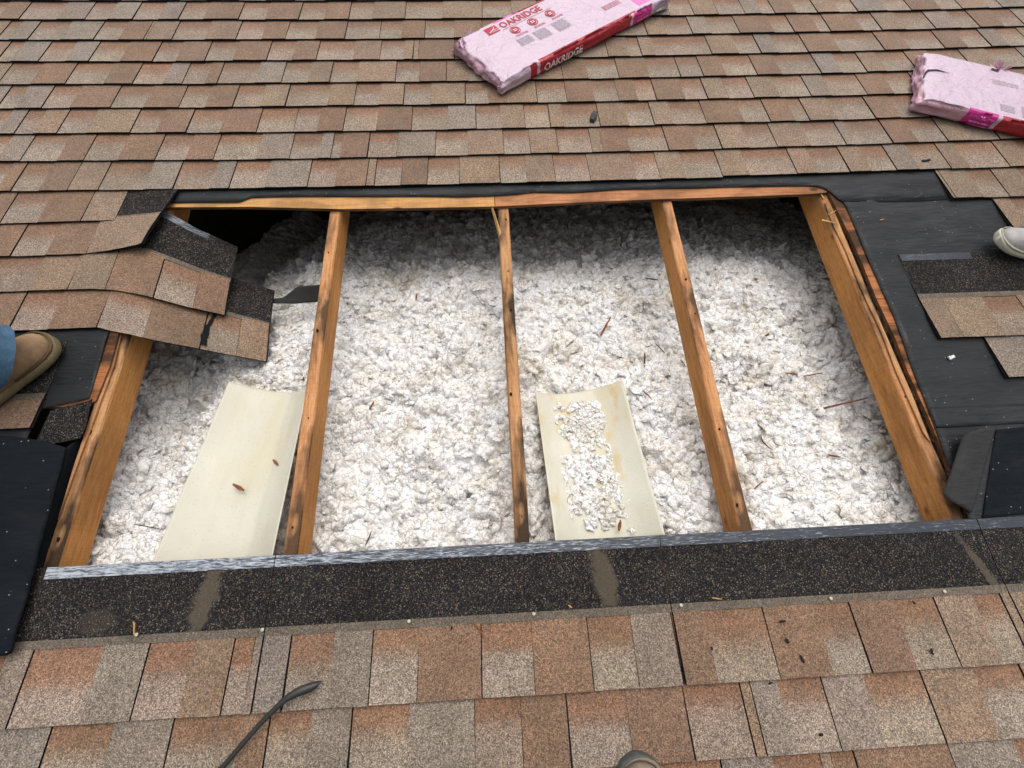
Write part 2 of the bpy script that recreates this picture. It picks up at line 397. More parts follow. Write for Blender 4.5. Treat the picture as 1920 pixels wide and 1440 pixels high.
# the far side of the roof and its rim beyond the sheets
rv = [(-UH, VR, -0.016), (UH, VR, -0.016), (UH, VR, -0.004), (-UH, VR, -0.004)]
back = [(-UH, VR, -0.004), (UH, VR, -0.004)]
q0 = Vector((-UH, y_r, VR*ST)); 
bw = []
for (a, yy, zz) in [(-UH, y_r, VR*ST - 0.004), (UH, y_r, VR*ST - 0.004), (UH, 2*y_r - VE*CT, VE*ST), (-UH, 2*y_r - VE*CT, VE*ST)]:
    bw.append((a, yy*CT + zz*ST, -yy*ST + zz*CT))
V = np.array(bw + [(a, b, c-0.02) for a, b, c in bw])
roof = mesh('roof', V, [(0, 1, 2, 3), (7, 6, 5, 4), (0, 4, 5, 1), (1, 5, 6, 2), (2, 6, 7, 3), (3, 7, 4, 0)], plain('far_slope_shingles', (0.22, 0.16, 0.115), 0.9, 0.2), origin=(0, 0, 0))
tag(roof, kind='structure')
J = -0.032
ct = [p for p in CUT_TOP]
deck('plywood_sheet', [(-UH, -0.07)] + [p for p in ct if p[0] < J] + [(J, -0.110), (J, VR), (-UH, VR)], W_PLY, 'blond plywood exposed along the top of the opening')
W_PLY2 = wood_mat('pinkish_plywood_face_grain', (0.58, 0.28, 0.14), (0.48, 0.20, 0.085), (0.28, 0.105, 0.04), 'x', 0.45)
deck('plywood_sheet', [(J+0.003, -0.110)] + [p for p in ct if p[0] > J] + [(1.222, -0.083), (1.222, VR), (J+0.003, VR)], W_PLY2, 'reddish plywood exposed along the top of the opening')
deck('plywood_sheet', [(1.225, -0.088), (1.238, -0.299), (1.239, -0.40), (1.236, -0.558), (1.242, -0.704), (1.237, -0.82), (1.240, -1.0), (1.236, -1.285), (UH, -1.285), (UH, VR), (1.225, VR)], W_PLYR, 'reddish plywood edge beside the right rafter')
deck('plywood_sheet', [(-UH, -0.828), (-1.252, -0.828), (-1.232, -0.813), (-1.224, -0.70), (-1.229, -0.58), (-1.224, -0.3), (-1.226, -0.080), (-UH, -0.080)], W_PLYR, 'reddish plywood edge beside the left rafter')
deck('plywood_sheet', [(-UH, VE), (-1.40, VE), (-1.40, -0.832), (-UH, -0.832)], W_PLYR)
deck('plywood_sheet', [(-1.398, VE), (UH, VE), (UH, -1.288), (-1.398, -1.288)], W_PLY)

# ------------------------------------------------------------------ shingles
CL = {'B': ((0.205, 0.112, 0.064), (0.196, 0.111, 0.066)), 'T': ((0.235, 0.155, 0.099), (0.243, 0.162, 0.104)),
      'G': ((0.218, 0.172, 0.138), (0.226, 0.179, 0.145)), 'A': ((0.218, 0.106, 0.055), (0.282, 0.218, 0.166))}
EXP = 0.143
def tab_cols(kind, ts, r):
    a, b = np.array(CL[kind][0]), np.array(CL[kind][1])
    k = r.uniform(0.88, 1.12); tint = np.array([1+r.uniform(-.05, .05), 1, 1+r.uniform(-.05, .05)])
    out = []
    e0, e1 = (r.uniform(0.12, 0.30), r.uniform(0.45, 0.75)) if kind == 'A' else (0.0, 1.0)
    for t in ts:                                   # t = 1 at the top of the exposure, 0 at the butt edge
        s = min(1, max(0, ((1-t)-e0)/(e1-e0))); s = s*s*(3-2*s)
        out.append((a*(1-s)+b*s)*k*tint)
    return out
rr = random.Random(11)
def surf_w(u, v, vb, lift):
    """top of a course: butt edge proud, head tucked under the next course"""
    t = (v-vb)/EXP
    return 0.0125 - 0.0095*t + lift + 0.0020*mn.noise((u*2.2, v*2.2, 3.0)) 
def make_tab(parent, u0, u1, vb, vt, kind, S, lift, gl, gr):
    """one laminated tab; S(u, v) gives the point of the shingle surface"""
    nu, nv = 4, 9
    ts = np.linspace(0, 1, nv); us = np.linspace(u0+gl, u1-gr, nu)
    j0, j1 = rr.uniform(-.0015, .0015), rr.uniform(-.0015, .0015)
    g = np.zeros((nv, nu, 3))
    for i, t in enumerate(ts):
        for k, u in enumerate(us):
            e = 0.0
            if i == 0: e = 0.0016*mn.noise((u*60, vb*9, 1.0))
            s = k/(nu-1)
            g[i, k] = S(u + j0*(1-t)*(1-s) + j1*(1-t)*s, vb + t*(vt-vb) + e, lift)
    V, Fs, fm = sheet(g, 0.0045)
    c = tab_cols(kind, np.clip((ts*(vt-vb))/EXP, 0, 1), rr)
    cols = np.repeat(np.array(c), nu, axis=0); cols = np.vstack([cols, cols])
    return mesh('tab', V, Fs, [GRAN, ASPH], parent=parent, fm=fm, cols=cols)
def flat_S(vb, skew):
    def S(u, v, lift):
        b = bow(u, vb)
        return (u, v + b + skew*(u), surf_w(u, v, vb, lift))
    return S
def make_shingle(u0, u1, vb, segs, headlap=False, parent=None, S=None, head_t=0.169, label=None):
    """one shingle strip: backing (and head lap where it is laid bare) with its tabs"""
    par = parent or roof
    if S is None: S = flat_S(vb, 0.0)
    top = vb + (0.337 if headlap else 0.175)
    us = np.linspace(u0, u1, max(3, int((u1-u0)/0.07)+2)); vv = np.linspace(vb+0.0015, vb+0.178, 4)
    g = np.array([[S(u, v, -0.0035) for u in us] for v in vv])
    V, Fs, fm = sheet(g, 0.003)
    sh = mesh('shingle', V, Fs, [ASPH, ASPH], parent=par, fm=fm)
    if label: sh['label'] = label
    for (a, b, kind, gl, gr) in segs:
        if b - a < 0.006: continue
        lift = 0.0 if kind == 'A' else 0.0022
        make_tab(sh, a, b, vb, vb + (head_t if headlap else 0.168), kind, S, lift, gl, gr)
    return sh, S
def split_segs(bounds, kinds, strong):
    segs = []
    for i, k in enumerate(kinds):
        segs.append([bounds[i], bounds[i+1], k, 0.0013 if strong[i] else 0.0002, 0.0013 if strong[i+1] else 0.0002])
    return segs
def parse(row, v, x_start):
    """'A200 B335|' - kind, right edge in the photograph, bar = open cut"""
    b, k, s = [u_at(x_start, v)], [], [True]
    for tok in row.split():
        st = tok.endswith('|'); tok = tok.rstrip('|')
        k.append(tok[0]); b.append(u_at(float(tok[1:]), v)); s.append(st)
    return b, k, s
def extend(b, k, s, ua, ub):
    r = random.Random(int(abs(b[0]*1000))+len(k))
    while b[0] > ua:
        w = r.uniform(0.11, 0.19); b.insert(0, b[0]-w)
        nk = 'A' if k[0] != 'A' else r.choice('BTG'); k.insert(0, nk); s.insert(0, nk == 'A')
    while b[-1] < ub:
        w = r.uniform(0.11, 0.19); b.append(b[-1]+w)
        nk = 'A' if k[-1] != 'A' else r.choice('BTTG'); s[-1] = (nk == 'A') if len(s) else True; k.append(nk); s.append(nk != 'A')
    return b, k, s
def lay_course(vb, b, k, s, headlap=False):
    """cut the run of tabs into strips of about a metre at open cuts"""
    i = 0
    while i < len(k):
        j = i+1
        while j < len(k) and (b[j]-b[i] < 0.80 or (not s[j] and b[j]-b[i] < 1.15)): j += 1
        if len(k) - j < 2: j = len(k)
        segs = split_segs(b[i:j+1], k[i:j], s[i:j+1])
        dv = rr.uniform(-.0025, .0025); sk = rr.uniform(-.0018, .0018); uc = 0.5*(b[i]+b[j])
        S0 = flat_S(vb, 0.0)
        def S(u, v, lift, S0=S0, dv=dv, sk=sk, uc=uc):
            q = S0(u, v, lift); return (q[0], q[1]+dv+sk*(u-uc), q[2])
        make_shingle(b[i]+0.0005, b[j]-0.0005, vb, segs, headlap, S=S)
        i = j
ROWS = {
 0: (0, 'B27| A80 B133| T190| A273 G328| A397 G433| A500 G578| A630 B688| T703| A753 B802| A862 T938| A988 T1041| A1106 T1162 T1192| A1237 T1285 A1353| T1403 A1492| T1530 A1590| T1630 A1677| G1720 A1778| T1813 A1888| T1930'),
 1: (0, 'G43| A113 B162| A227 B295| A352 B403| A483 G545| A600 G622| A640 B690| A745 G817| A878 T945| A995 T1047| A1110| T1130 B1180 A1252| B1305 A1352| T1403 A1455| T1517 A1583| G1600 A1670| B1717 A1772| T1817 A1870| T1925'),
 2: (0, 'G32| A67 T112| A167 T248| A297 B352| A415 B483| A552| A597 B645| A707 B772| A840 G893| A940 T985| A1032| T1057 A1125| T1178 A1225| T1263 A1323| B1393 A1442| B1488 A1515| T1567 A1638| B1685 A1740| T1790 A1850| B1920|'),
 3: (0, 'A33 G83| A137 B212| A273 B339| A388 B439| A490 T537| A617 T665| A712 T757| A808 T873| A917 B952 T1008| A1063| B1115 A1160 B1195 A1230| B1283 A1325| T1365| A1412| T1460 A1518| G1557 A1623| B1673 A1725| T1770 A1840| B1900|'),
 4: (2, 'A63 B128| A200 B253| A310 G345| A388 B410| A480 G530| A580 T620| A670 T742| A787 B838| T880 A940| B1000 T1055| B1102 A1160| B1217 A1275| A1317| B1360 A1417| B1463 A1537| G1577 A1623| T1660 A1715| B1760 A1820| T1870 A1930|'),
 5: (0, 'A27 G78| A128 G172| A230 B290| A333 B387| A440 B502| A550 B595| A663 T713| A758 T775| T785| B853| A900 T960| A1020 T1085| A1140 T1180 A1203| T1228 A1333| T1383 A1425| G1457 A1513| B1573 A1613 A1655| B1703 A1768| B1810 A1855| G1888 A1930|'),
 6: (0, 'A23 G57| A117 G180| A227 B273| T278 T325| A387 T445| A493 B537| A593 B648| A712| A753 B797| A852 B905| A960 T1010| A1090 T1153| A1213| T1250 A1297| G1332 A1385| B1450 A1487| B1533 A1555| B1615 A1650| T1695 A1750| G1797 A1833| B1878 A1917|'),
 7: (0, 'B40| A110 G163| A205 G252| A300 G338| A385 B450| A500 B562| A610 B655| A700 T760| A830 T905| A960 T1010| A1070 T1130| A1190 G1255| A1300 T1345| A1395 G1425 A1450| B1490 A1530| T1570 A1605| G1660 A1705| B1760 A1800| T1850 A1875|'),
 8: (0, 'A60 T120| A170 B230| A280 G340| A390 T450| A500 B555| A610 T670| A730 B780| A840 G900| A950 T1010| A1070 B1130| A1190 T1240| A1290 B1340| T1390 A1440| G1490 A1540| B1590 A1650| T1700 A1750| G1800 A1850|'),
}
for k, (x0, row) in ROWS.items():
    v = k*EXP
    b, kk, s = parse(row, v, x0)
    b, kk, s = extend(b, kk, s, -2.95, 2.95)
    lay_course(v, b, kk, s)
for k in range(9, 12):                                       # just above the picture
    v = k*EXP
    b, kk, s = extend([-0.1+0.05*k, 0.05+0.05*k], ['A'], [True, False], -2.95, 2.95)
    lay_course(v, b, kk, s)
# what runs on beyond, too far aside to be seen
def run_on(u0, u1, v0, v1):
    V, Fs = box(u0, u1, v0, v1, 0.001, 0.009)
    o = mesh('shingle_field', V, Fs, [plain('far_shingle_tone', (0.22, 0.165, 0.12), 0.9, 0.2)], parent=roof); o['kind'] = 'stuff'
run_on(-UH, UH, 12*EXP+0.03, VR-0.005)
run_on(-UH, -3.05, VE, 12*EXP+0.02); run_on(3.05, UH, VE, 12*EXP+0.02)
# left of the opening
for k, x1row in ((-1, 'B7| A77 B158| T222|'), (-2, 'B27| A93 B168|'), (-3, 'A60 T133|'), (-4, 'B23| A97 B187|')):
    v = k*EXP
    b, kk, s = parse(x1row, v, -25 if k != -3 else -40)
    b, kk, s = extend(b, kk, s, -2.95, b[-1]-0.01)
    lay_course(v, b, kk, s)
for k in range(-10, -4):                                     # beyond the left edge of the picture
    v = k*EXP - (0.034 if k < -8 else 0)
    b, kk, s = extend([-2.05, -1.90-0.02*(k % 3)], ['B'], [True, True], -2.95, -1.99)
    lay_course(v, b, kk, s)
# right of the opening
for k, u0, row in ((-1, 1.668, 'T1786| T1838 A1888| T1940|'), (-2, 1.83, 'T1925 A1960|')):
    v = k*EXP
    b, kk, s = parse(row, v, 1780 if k == -1 else 1890); b[0] = u0
    b, kk, s = extend(b, kk, s, b[0], 2.95)
    lay_course(v, b, kk, s)
for k in (-3, -4):
    b, kk, s = extend([2.05+0.06*k, 2.2+0.06*k], ['B'], [True, False], 2.05+0.06*k, 2.95); lay_course(k*EXP, b, kk, s)
for k in range(-12, -6):
    v = k*EXP - (0.034 if k < -8 else 0)
    b, kk, s = extend([2.10, 2.25], ['B'], [True, False], 2.10, 2.95)
    if v > -1.6: lay_course(v, b, kk, s)

def headlap_pieces(sh, S, u0, u1, vb, strip_u=None, cut=0.169):
    """bare head lap of a shingle: dark granules, dust line, sealant strip at its top"""
    us = np.linspace(u0, u1, max(4, int((u1-u0)/0.04)))
    def band(name, va, vb2, lift, mat, a=us, thick=0.003):
        vv = np.linspace(va, vb2, 5)
        g = np.array([[S(u, v, lift) for u in a] for v in vv])
        V, Fs, fm = sheet(g, thick)
        return mesh(name, V, Fs, [mat, ASPH], parent=sh, fm=fm, cols=np.tile(np.array([0.105, 0.085, 0.064]), (len(V), 1)))
    band('head_lap', vb+cut-0.002, vb+0.337, 0.0008, HEAD)
    band('dust_line', vb+cut-0.016, vb+cut+0.003, 0.0026, GRAN, thick=0.001)
    a = us if strip_u is None else np.linspace(strip_u[0], strip_u[1], 12)
    band('sealant_strip', vb+0.309, vb+0.3365, 0.0022, STRIP, a=a, thick=0.001)
def low_S(vb):
    def S(u, v, lift):
        t = (v-vb)/EXP
        return (u, v, 0.0125 - 0.0095*min(t, 1.1) + lift + (0.0015*mn.noise((u*3, v*3, 9.0))) - 0.0006*max(0, t-1.1))
    return S
# bottom course, head lap bare below the opening
L1 = -1.606
row = 'G22| A160 G252| A340 T420| A460| G532| A617 G693| A783 B905| A1004 B1113| A1198 G1278| B1343 A1458| B1558 A1628| B1713 A1795| T1870 A1925| T1990|'
b, kk, s = parse(row, L1, -30)
b, kk, s = extend(b, kk, s, -2.95, 2.95)
cuts = [-2.95, -1.62, -0.640, 0.365, 1.245, 2.2, 2.95]
for i in range(len(cuts)-1):
    a0, a1 = cuts[i], cuts[i+1]
    segs = []
    for q in split_segs(b, kk, s):
        lo, hi = max(q[0], a0+0.0008), min(q[1], a1-0.0008)
        if hi - lo > 0.012: segs.append([lo, hi, q[2], q[3], q[4]])
    S = low_S(L1)
    if a1 <= -1.5 or a0 >= 2.1:
        sh, S = make_shingle(a0+.001, a1-.001, L1, segs, True, S=S, head_t=0.160)
        continue
    sh, S = make_shingle(a0+.0012, a1-.0012, L1, segs, True, S=S, head_t=0.160)
    headlap_pieces(sh, S, a0+.0012, a1-.0012, L1, strip_u=((-1.21, a1-.0012) if i == 1 else None))
# courses below
for v, row, x0, vref in ((L1-EXP, 'G103| A220 G330| A460 B510| A588 G663| A768 G890| A975 B1060| A1170 B1277| A1383| T1402| G1453 A1535| G1613 A1720| T1817 A1905| T1960|', -20, L1),
                   (L1-2*EXP, 'A160 G250| A370 B470| A560 T650| A740 G850| A930 B1010| A1100 B1190| A1348| G1443 A1532 T1552| A1595| B1770| G1892 A1960|', 60, L1-EXP)):
    b, kk, s = parse(row, vref, x0)
    b, kk, s = extend(b, kk, s, -2.95, 2.95); lay_course(v, b, kk, s)
for k in (3, 4):
    v = L1-k*EXP
    b, kk, s = extend([-0.1+0.07*k, 0.05+0.07*k], ['A'], [True, False], -2.95, 2.95); lay_course(v, b, kk, s)
# two shingles ending on the bare felt at the right
def right_piece(vb, u0, u1, row, x0, head, label):
    b, kk, s = parse(row, vb, x0); b[0] = u0
    b, kk, s = extend(b, kk, s, b[0], u1-0.1); b[-1] = u1
    S = low_S(vb)
    sh, S = make_shingle(u0, u1, vb, split_segs(b, kk, s), head, S=S, head_t=0.160, label=label)
    if head: headlap_pieces(sh, S, u0+.001, u1, vb, strip_u=(u0+.004, u0+0.26))
right_piece(-0.720, 1.372, 2.38, 'T1800 T1878| A1945 T2010|', 1760, True, 'shingle with bare dark head lap ending on the felt')
right_piece(-0.863, 1.525, 2.40, 'G1960 A2010|', 1885, False, 'shingle stepping back below the bare head lap')
# leftover shingle ends under the left shoe
S = low_S(-0.895)
sh, S = make_shingle(-1.98, -1.372, -0.895, [[-1.98, -1.66, 'T', .002, .0005], [-1.66, -1.372, 'B', .0005, .002]], True, S=S, head_t=0.10)
headlap_pieces(sh, S, -1.97, -1.372, -0.95, strip_u=(-1.97, -1.9), cut=0.16)
g = ruled(px([(62, 838, .006), (80, 836, .006), (150, 822, .005), (160, 800, .005)]), px([(95, 770, .006), (120, 762, .006), (165, 752, .006), (172, 747, .006)]), 14, 8, 0.002, 9, 4)
V, Fs, fm = sheet(g, 0.003); mesh('head_lap', V, Fs, [HEAD, ASPH], parent=sh, fm=fm)

# nails along the bare head lap
NAILM = plain('zinc_nail_head', (0.48, 0.44, 0.33), 0.5, 0.5)
for (x, y) in ((256, 1190), (492, 1181), (767, 1165), (1001, 1151), (1277, 1135), (1558, 1122), (1771, 1109)):
    c = P(x, y, 0.009); V = []; n = 10
    for r_, hh in ((0.0044, 0.0), (0.0044, 0.0012), (0.003, 0.0022)):
        for i in range(n): V.append((c[0]+r_*math.cos(i*6.2832/n), c[1]+r_*math.sin(i*6.2832/n), c[2]+hh))
    V.append((c[0], c[1], c[2]+0.0025))
    Fs = [(q*n+i, q*n+(i+1) % n, (q+1)*n+(i+1) % n, (q+1)*n+i) for q in range(2) for i in range(n)] + [(2*n+i, 2*n+(i+1) % n, 3*n) for i in range(n)]
    mesh('nail', V, Fs, NAILM, parent=roof, smooth=True)
# ------------------------------------------------------------------ underlayment felt
def felt(name, bot, top, nu, nv, mat=FELT, rough=0.003, th=0.0012, parent='roof', fs=7, seed=1):
    g = ruled(bot, top, nu, nv, rough, fs, seed)
    V, Fs, fm = sheet(g, th)
    return mesh(name, V, Fs, [mat, mat], parent=roof if parent == 'roof' else parent, fm=[0]*len(fm), smooth=True)
wav = [(300, 381), (318, 380), (380, 379), (447, 379), (458, 375), (470, 370), (560, 368), (640, 368), (793, 368), (860, 369), (927, 367), (965, 364), (1000, 360), (1035, 361), (1073, 361), (1120, 358), (1160, 355), (1240, 353), (1310, 352), (1380, 350), (1450, 349), (1513, 348), (1535, 350), (1550, 355), (1562, 364), (1570, 372), (1580, 378), (1640, 380), (1700, 378), (1772, 375), (1830, 372)]
fb = px([(x, y, 0.0012) for x, y in wav]); ft = fb.copy(); ft[:, 1] = 0.06; ft[:, 2] = 0.0015
felt('underlayment', fb, ft, 220, 6, rough=0.0022)
# lower felt right of the opening
le = [(1578, 374), (1585, 384), (1603, 425), (1626, 482), (1657, 551), (1680, 602), (1711, 692), (1743, 773), (1780, 873), (1812, 960), (1824, 996)]
lf = px([(x, y, 0.0004) for x, y in le]); rt = lf.copy(); rt[:, 0] = 2.3
gl = np.array([polyline(np.array([a, b_]), 46) for a, b_ in zip(polyline(lf, 56), polyline(rt, 56))])
gl = gl[::-1]
for i in range(gl.shape[0]):
    for j in range(gl.shape[1]):
        u, v = gl[i, j, :2]
        gl[i, j, 2] += 0.0022*mn.noise((u*3, v*16, 2.0)) + 0.0012*mn.noise((u*7, v*40, 5.0))
V, Fs, fm = sheet(gl, 0.0012); mesh('underlayment', V, Fs, [FELT], parent=roof, fm=[0]*len(fm), smooth=True)
# second lap of felt at the right, a step at its lower edge
felt('underlayment', px([(1757, 802, .003), (1800, 800, .003), (1850, 797, .003), (1990, 790, .003)]), px([(1742, 764, .0022), (1800, 762, .0022), (1850, 760, .0022), (1990, 755, .0022)]), 30, 6, rough=0.001)
# left felt
felt('underlayment', px([(-60, 775, .001), (60, 770, .001), (110, 760, .001), (166, 747, .001)]), px([(-40, 600, .001), (80, 600, .001), (140, 600, .001), (211, 600, .001)]), 34, 30, rough=0.003)
felt('underlayment', np.array([(-2.06, -1.45, .0005), (-1.385, -1.45, .0005)]), np.array([(-2.06, -0.80, .0005), (-1.385, -0.80, .0005)]), 20, 20, rough=0.0012)

db = px([(126, 836, .012), (105, 900, .014), (72, 1015, .016), (40, 1130, .016)])  # added black sheet closing the slit by the rafter, standing in for deep shade
dt = np.array([(-1.243, -0.835, -.030), (-1.244, -0.95, -.060), (-1.244, -1.10, -.070), (-1.244, -1.283, -.050)])
g = np.array([polyline(np.array([a, b_]), 10) for a, b_ in zip(polyline(db, 30), polyline(dt, 30))])[::-1]
for i in range(30):
    for j in range(10): g[i, j, 2] -= 0.03*math.sin(math.pi*j/9) - 0.004*mn.noise((i*.4, j*.5, 3))
V, Fs, fm = sheet(g, 0.0015); mesh('underlayment', V, Fs, [MEMB], parent=roof, fm=[0]*len(fm), smooth=True)

# ------------------------------------------------------------------ rafters
def rafter(u, v0, v1, topmat, label, w_top=-0.0168, seed=0, hw=0.019, depth=0.089):
    n = 70; vs_ = np.linspace(v0, v1, n); V = []
    ring = [(-hw, -depth), (hw, -depth), (hw, -0.004), (hw-0.003, 0.0), (-hw+0.003, 0.0), (-hw, -0.004)]
    for v in vs_:
        bend = 0.003*mn.noise((v*1.4, seed, 0.5))
        for k, (a, d) in enumerate(ring):
            e = 0.0022*mn.noise((v*22, k*3.1+seed, 1.0)) if k >= 2 else 0.0
            chip = -0.004*max(0, mn.noise((v*9, k*2.0+seed, 7.0))-0.25)*4 if k in (3, 4) else 0.0
            V.append((u+a+bend+e*0.6, v, w_top+d+e*0.5+chip))
    m = len(ring); Fs = []; fm = []
    for i in range(n-1):
        for k in range(m):
            k2 = (k+1) % m
            Fs.append((i*m+k, i*m+k2, (i+1)*m+k2, (i+1)*m+k)); fm.append(1 if k in (2, 3, 4) else 0)
    Fs.append(tuple(range(m-1, -1, -1))); fm.append(0)
    Fs.append(tuple((n-1)*m+k for k in range(m))); fm.append(0)
    o = mesh('rafter', V, Fs, [W_SIDE, topmat], origin=(u, v0, w_top-depth), fm=fm)
    return tag(o, label, 'rafter', 'exposed rafters in the roof opening')
RAF = [rafter(-1.222, VE+0.1, 1.2, W_TOP2, 'leftmost rafter, partly under the bent shingles, with dark stained top edge', seed=1),
       rafter(-0.612, VE+0.1, 1.2, W_TOP, 'rafter along the right edge of the clean yellow baffle', seed=2),
       rafter(0.0, VE+0.1, 1.2, W_TOP2, 'middle rafter, dark blotched top edge, splintered at its upper end', seed=3),
       rafter(0.612, VE+0.1, 1.2, W_TOP, 'rafter just right of the debris-covered baffle', seed=4),
       rafter(1.214, VE+0.1, 1.2, W_TOP, 'rightmost rafter beside the black felt, wide orange inner face', seed=5)]
# nail holes in the rafter tops
HOLE = plain('rusted_nail_hole', (0.012, 0.008, 0.006), 0.9, 0.1)
for i, o in enumerate(RAF):
    r = random.Random(i+40); v = -1.2
    while v < -0.12:
        c = (-1.222, -0.612, 0.0, 0.612, 1.214)[i] + r.uniform(-0.009, 0.009)
        n = 8; rad = r.uniform(0.0015, 0.0045); w = -0.0145
        V = [(c+rad*math.cos(k*6.2832/n)*r.uniform(.7, 1.2), v+rad*1.6*math.sin(k*6.2832/n)*r.uniform(.7, 1.2), w) for k in range(n)]
        V += [(a, b_, w-0.004) for a, b_, _ in V]
        Fs = [tuple(range(n))] + [(k, k+n, (k+1) % n+n, (k+1) % n) for k in range(n)]
        mesh('nail_hole', V, Fs, HOLE, parent=o)
        v += r.uniform(0.10, 0.42)
# torn splinter on the middle rafter
V = [(-0.019, -0.235, -0.016), (-0.012, -0.225, -0.012), (-0.040, -0.105, -0.006), (-0.020, -0.24, -0.030), (-0.044, -0.115, -0.014), (-0.030, -0.16, -0.006)]
mesh('splinter', V, [(0, 1, 5), (1, 2, 5), (0, 5, 3), (5, 4, 3), (5, 2, 4), (1, 0, 3), (1, 3, 2), (2, 3, 4)], W_FRESH, parent=RAF[2])
for (x, y, a, l) in ((1545, 352+20, 1.9, .05), (1541, 412, -0.5, .06), (1553, 402, 0.4, .045)):
    c = P(x, y, -0.012); d = np.array([math.cos(a), math.sin(a), 0.15])*l; q = np.array([-d[1], d[0], 0])*0.06
    V = [c-q, c+q, c+d, c+np.array([0, 0, -.004])]
    mesh('splinter', V, [(0, 1, 2), (0, 2, 3), (1, 3, 2), (0, 3, 1)], W_FRESH, parent=RAF[4])
# ragged remnant of the old sheathing on top of the rightmost rafter
rem = [(1.202, -0.13), (1.214, -0.118), (1.221, -0.3), (1.222, -0.6), (1.226, -0.9), (1.222, -1.05), (1.212, -1.02), (1.207, -0.82), (1.212, -0.68), (1.204, -0.5), (1.207, -0.35), (1.199, -0.22)]
V, Fs = slab(rem, -0.0105, 0.0045); mesh('sheathing_remnant', V, Fs, [W_TOP2], parent=RAF[4])
rem = [(-1.236, -0.60), (-1.226, -0.58), (-1.219, -0.70), (-1.224, -0.83), (-1.231, -0.98), (-1.236, -1.15), (-1.240, -1.0), (-1.238, -0.8)]
V, Fs = slab(rem, -0.0105, 0.0045); mesh('sheathing_remnant', V, Fs, [W_TOP2], parent=RAF[0])

# ------------------------------------------------------------------ blown insulation
def hash2(ix, iy, s):
    h = np.sin(ix*127.1 + iy*311.7 + s*74.7)*43758.5453; return h-np.floor(h)
def puff(x, y, sc, s):
    """rounded clumps: 1 in the middle of a tuft, 0 in the creases"""
    gx, gy = x/sc, y/sc; ix, iy = np.floor(gx), np.floor(gy); best = np.full(x.shape, 9.0); hgt = np.zeros(x.shape)
    for dx in (-1, 0, 1):
        for dy in (-1, 0, 1):
            cx, cy = ix+dx, iy+dy
            px_, py_ = cx+hash2(cx, cy, s), cy+hash2(cx, cy, s+5)
            d = (gx-px_)**2 + (gy-py_)**2
            top = 0.35 + 0.65*hash2(cx, cy, s+9)
            val = top*np.sqrt(np.clip(1-d/0.9, 0, 1))
            hgt = np.maximum(hgt, val)
    return hgt
def smooth_noise(x, y, sc, s):
    gx, gy = x/sc, y/sc; ix, iy = np.floor(gx), np.floor(gy); fx, fy = gx-ix, gy-iy
    fx, fy = fx*fx*(3-2*fx), fy*fy*(3-2*fy)
    a, b_, c, d = hash2(ix, iy, s), hash2(ix+1, iy, s), hash2(ix, iy+1, s), hash2(ix+1, iy+1, s)
    return (a*(1-fx)+b_*fx)*(1-fy) + (c*(1-fx)+d*fx)*fy
def perlin(x, y, sc, s):
    gx, gy = x/sc, y/sc; ix, iy = np.floor(gx), np.floor(gy); fx, fy = gx-ix, gy-iy
    def g(cx, cy, dx, dy):
        a = 6.2832*hash2(cx, cy, s); return np.cos(a)*dx + np.sin(a)*dy
    wx, wy = fx**3*(fx*(fx*6-15)+10), fy**3*(fy*(fy*6-15)+10)
    a = g(ix, iy, fx, fy)*(1-wx) + g(ix+1, iy, fx-1, fy)*wx
    b_ = g(ix, iy+1, fx, fy-1)*(1-wx) + g(ix+1, iy+1, fx-1, fy-1)*wx
    return (a*(1-wy) + b_*wy)*1.4
def sstep(a, b_, x):
    t = np.clip((x-a)/(b_-a), 0, 1); return t*t*(3-2*t)
def insul_base(u, v):
    w = -0.112 - (v+1.27)*0.155 - 0.50*np.clip(v+0.17, 0, 9) - 0.30*sstep(-1.36, -1.45, u) + 0.05*(smooth_noise(u, v, 0.42, 3)-0.5) + 0.035*(smooth_noise(u, v, 0.16, 8)-0.5)
    w = w - 0.10*np.exp(-((u+1.16)/0.10)**2)*np.clip((v+1.2)*2.2, 0, 1) - 0.09*sstep(-0.62, -0.95, u)*sstep(-0.55, -0.28, v) - 0.03*np.exp(-((u-1.17)/0.09)**2)
    for (a, b_) in ((-1.02, -0.66), (0.07, 0.41)):         # the baffles press it down
        w = w - 0.045*sstep(a-0.02, a+0.05, u)*sstep(b_+0.02, b_-0.05, u)*sstep(-0.74, -0.84, v)
    return w
def insul_h(u, v):
    # billowing tufts: round tops, sharp creases, curled by warping
    x = u + 0.020*perlin(u, v, 0.060, 31) + 0.009*perlin(u, v, 0.022, 33) + 0.004*perlin(u, v, 0.010, 35)
    y = v + 0.020*perlin(u, v, 0.060, 41) + 0.009*perlin(u, v, 0.022, 43) + 0.004*perlin(u, v, 0.010, 45)
    h = 0.014*puff(x, y, 0.080, 1)
    for (sc, am, k) in ((0.150, 0.040, 60), (0.085, 0.044, 61), (0.046, 0.032, 63), (0.028, 0.012, 65)):
        h = h + am*np.sqrt(np.abs(perlin(x, y, sc, k))+1e-4)*0.9
    for (a, b_, rad) in PITS:
        h = h - 0.055*np.exp(-(((u-a)**2+(v-b_)**2)/rad**2)**2)
    return h
PITS = [(*P(x, y, -0.14-(1000-y)*0.0004)[:2], rd) for x, y, rd in ((735, 975, .011), (878, 930, .012), (781, 806, .011), (823, 676, .010), (700, 765, .007), (230, 1003, .012), (330, 840, .012), (1380, 665, .012), (1365, 590, .010), (1395, 860, .012), (1010, 900, .008), (870, 1010, .007), (1290, 800, .009))]
st = 0.0055
uu = np.arange(-1.46, 1.75, st); vv = np.arange(-1.34, 1.0, st)
U, Vv = np.meshgrid(uu, vv)
H = insul_h(U, Vv); W = insul_base(U, Vv) + H - 0.076
gu = np.gradient(H, axis=1)/st; gv = np.gradient(H, axis=0)/st
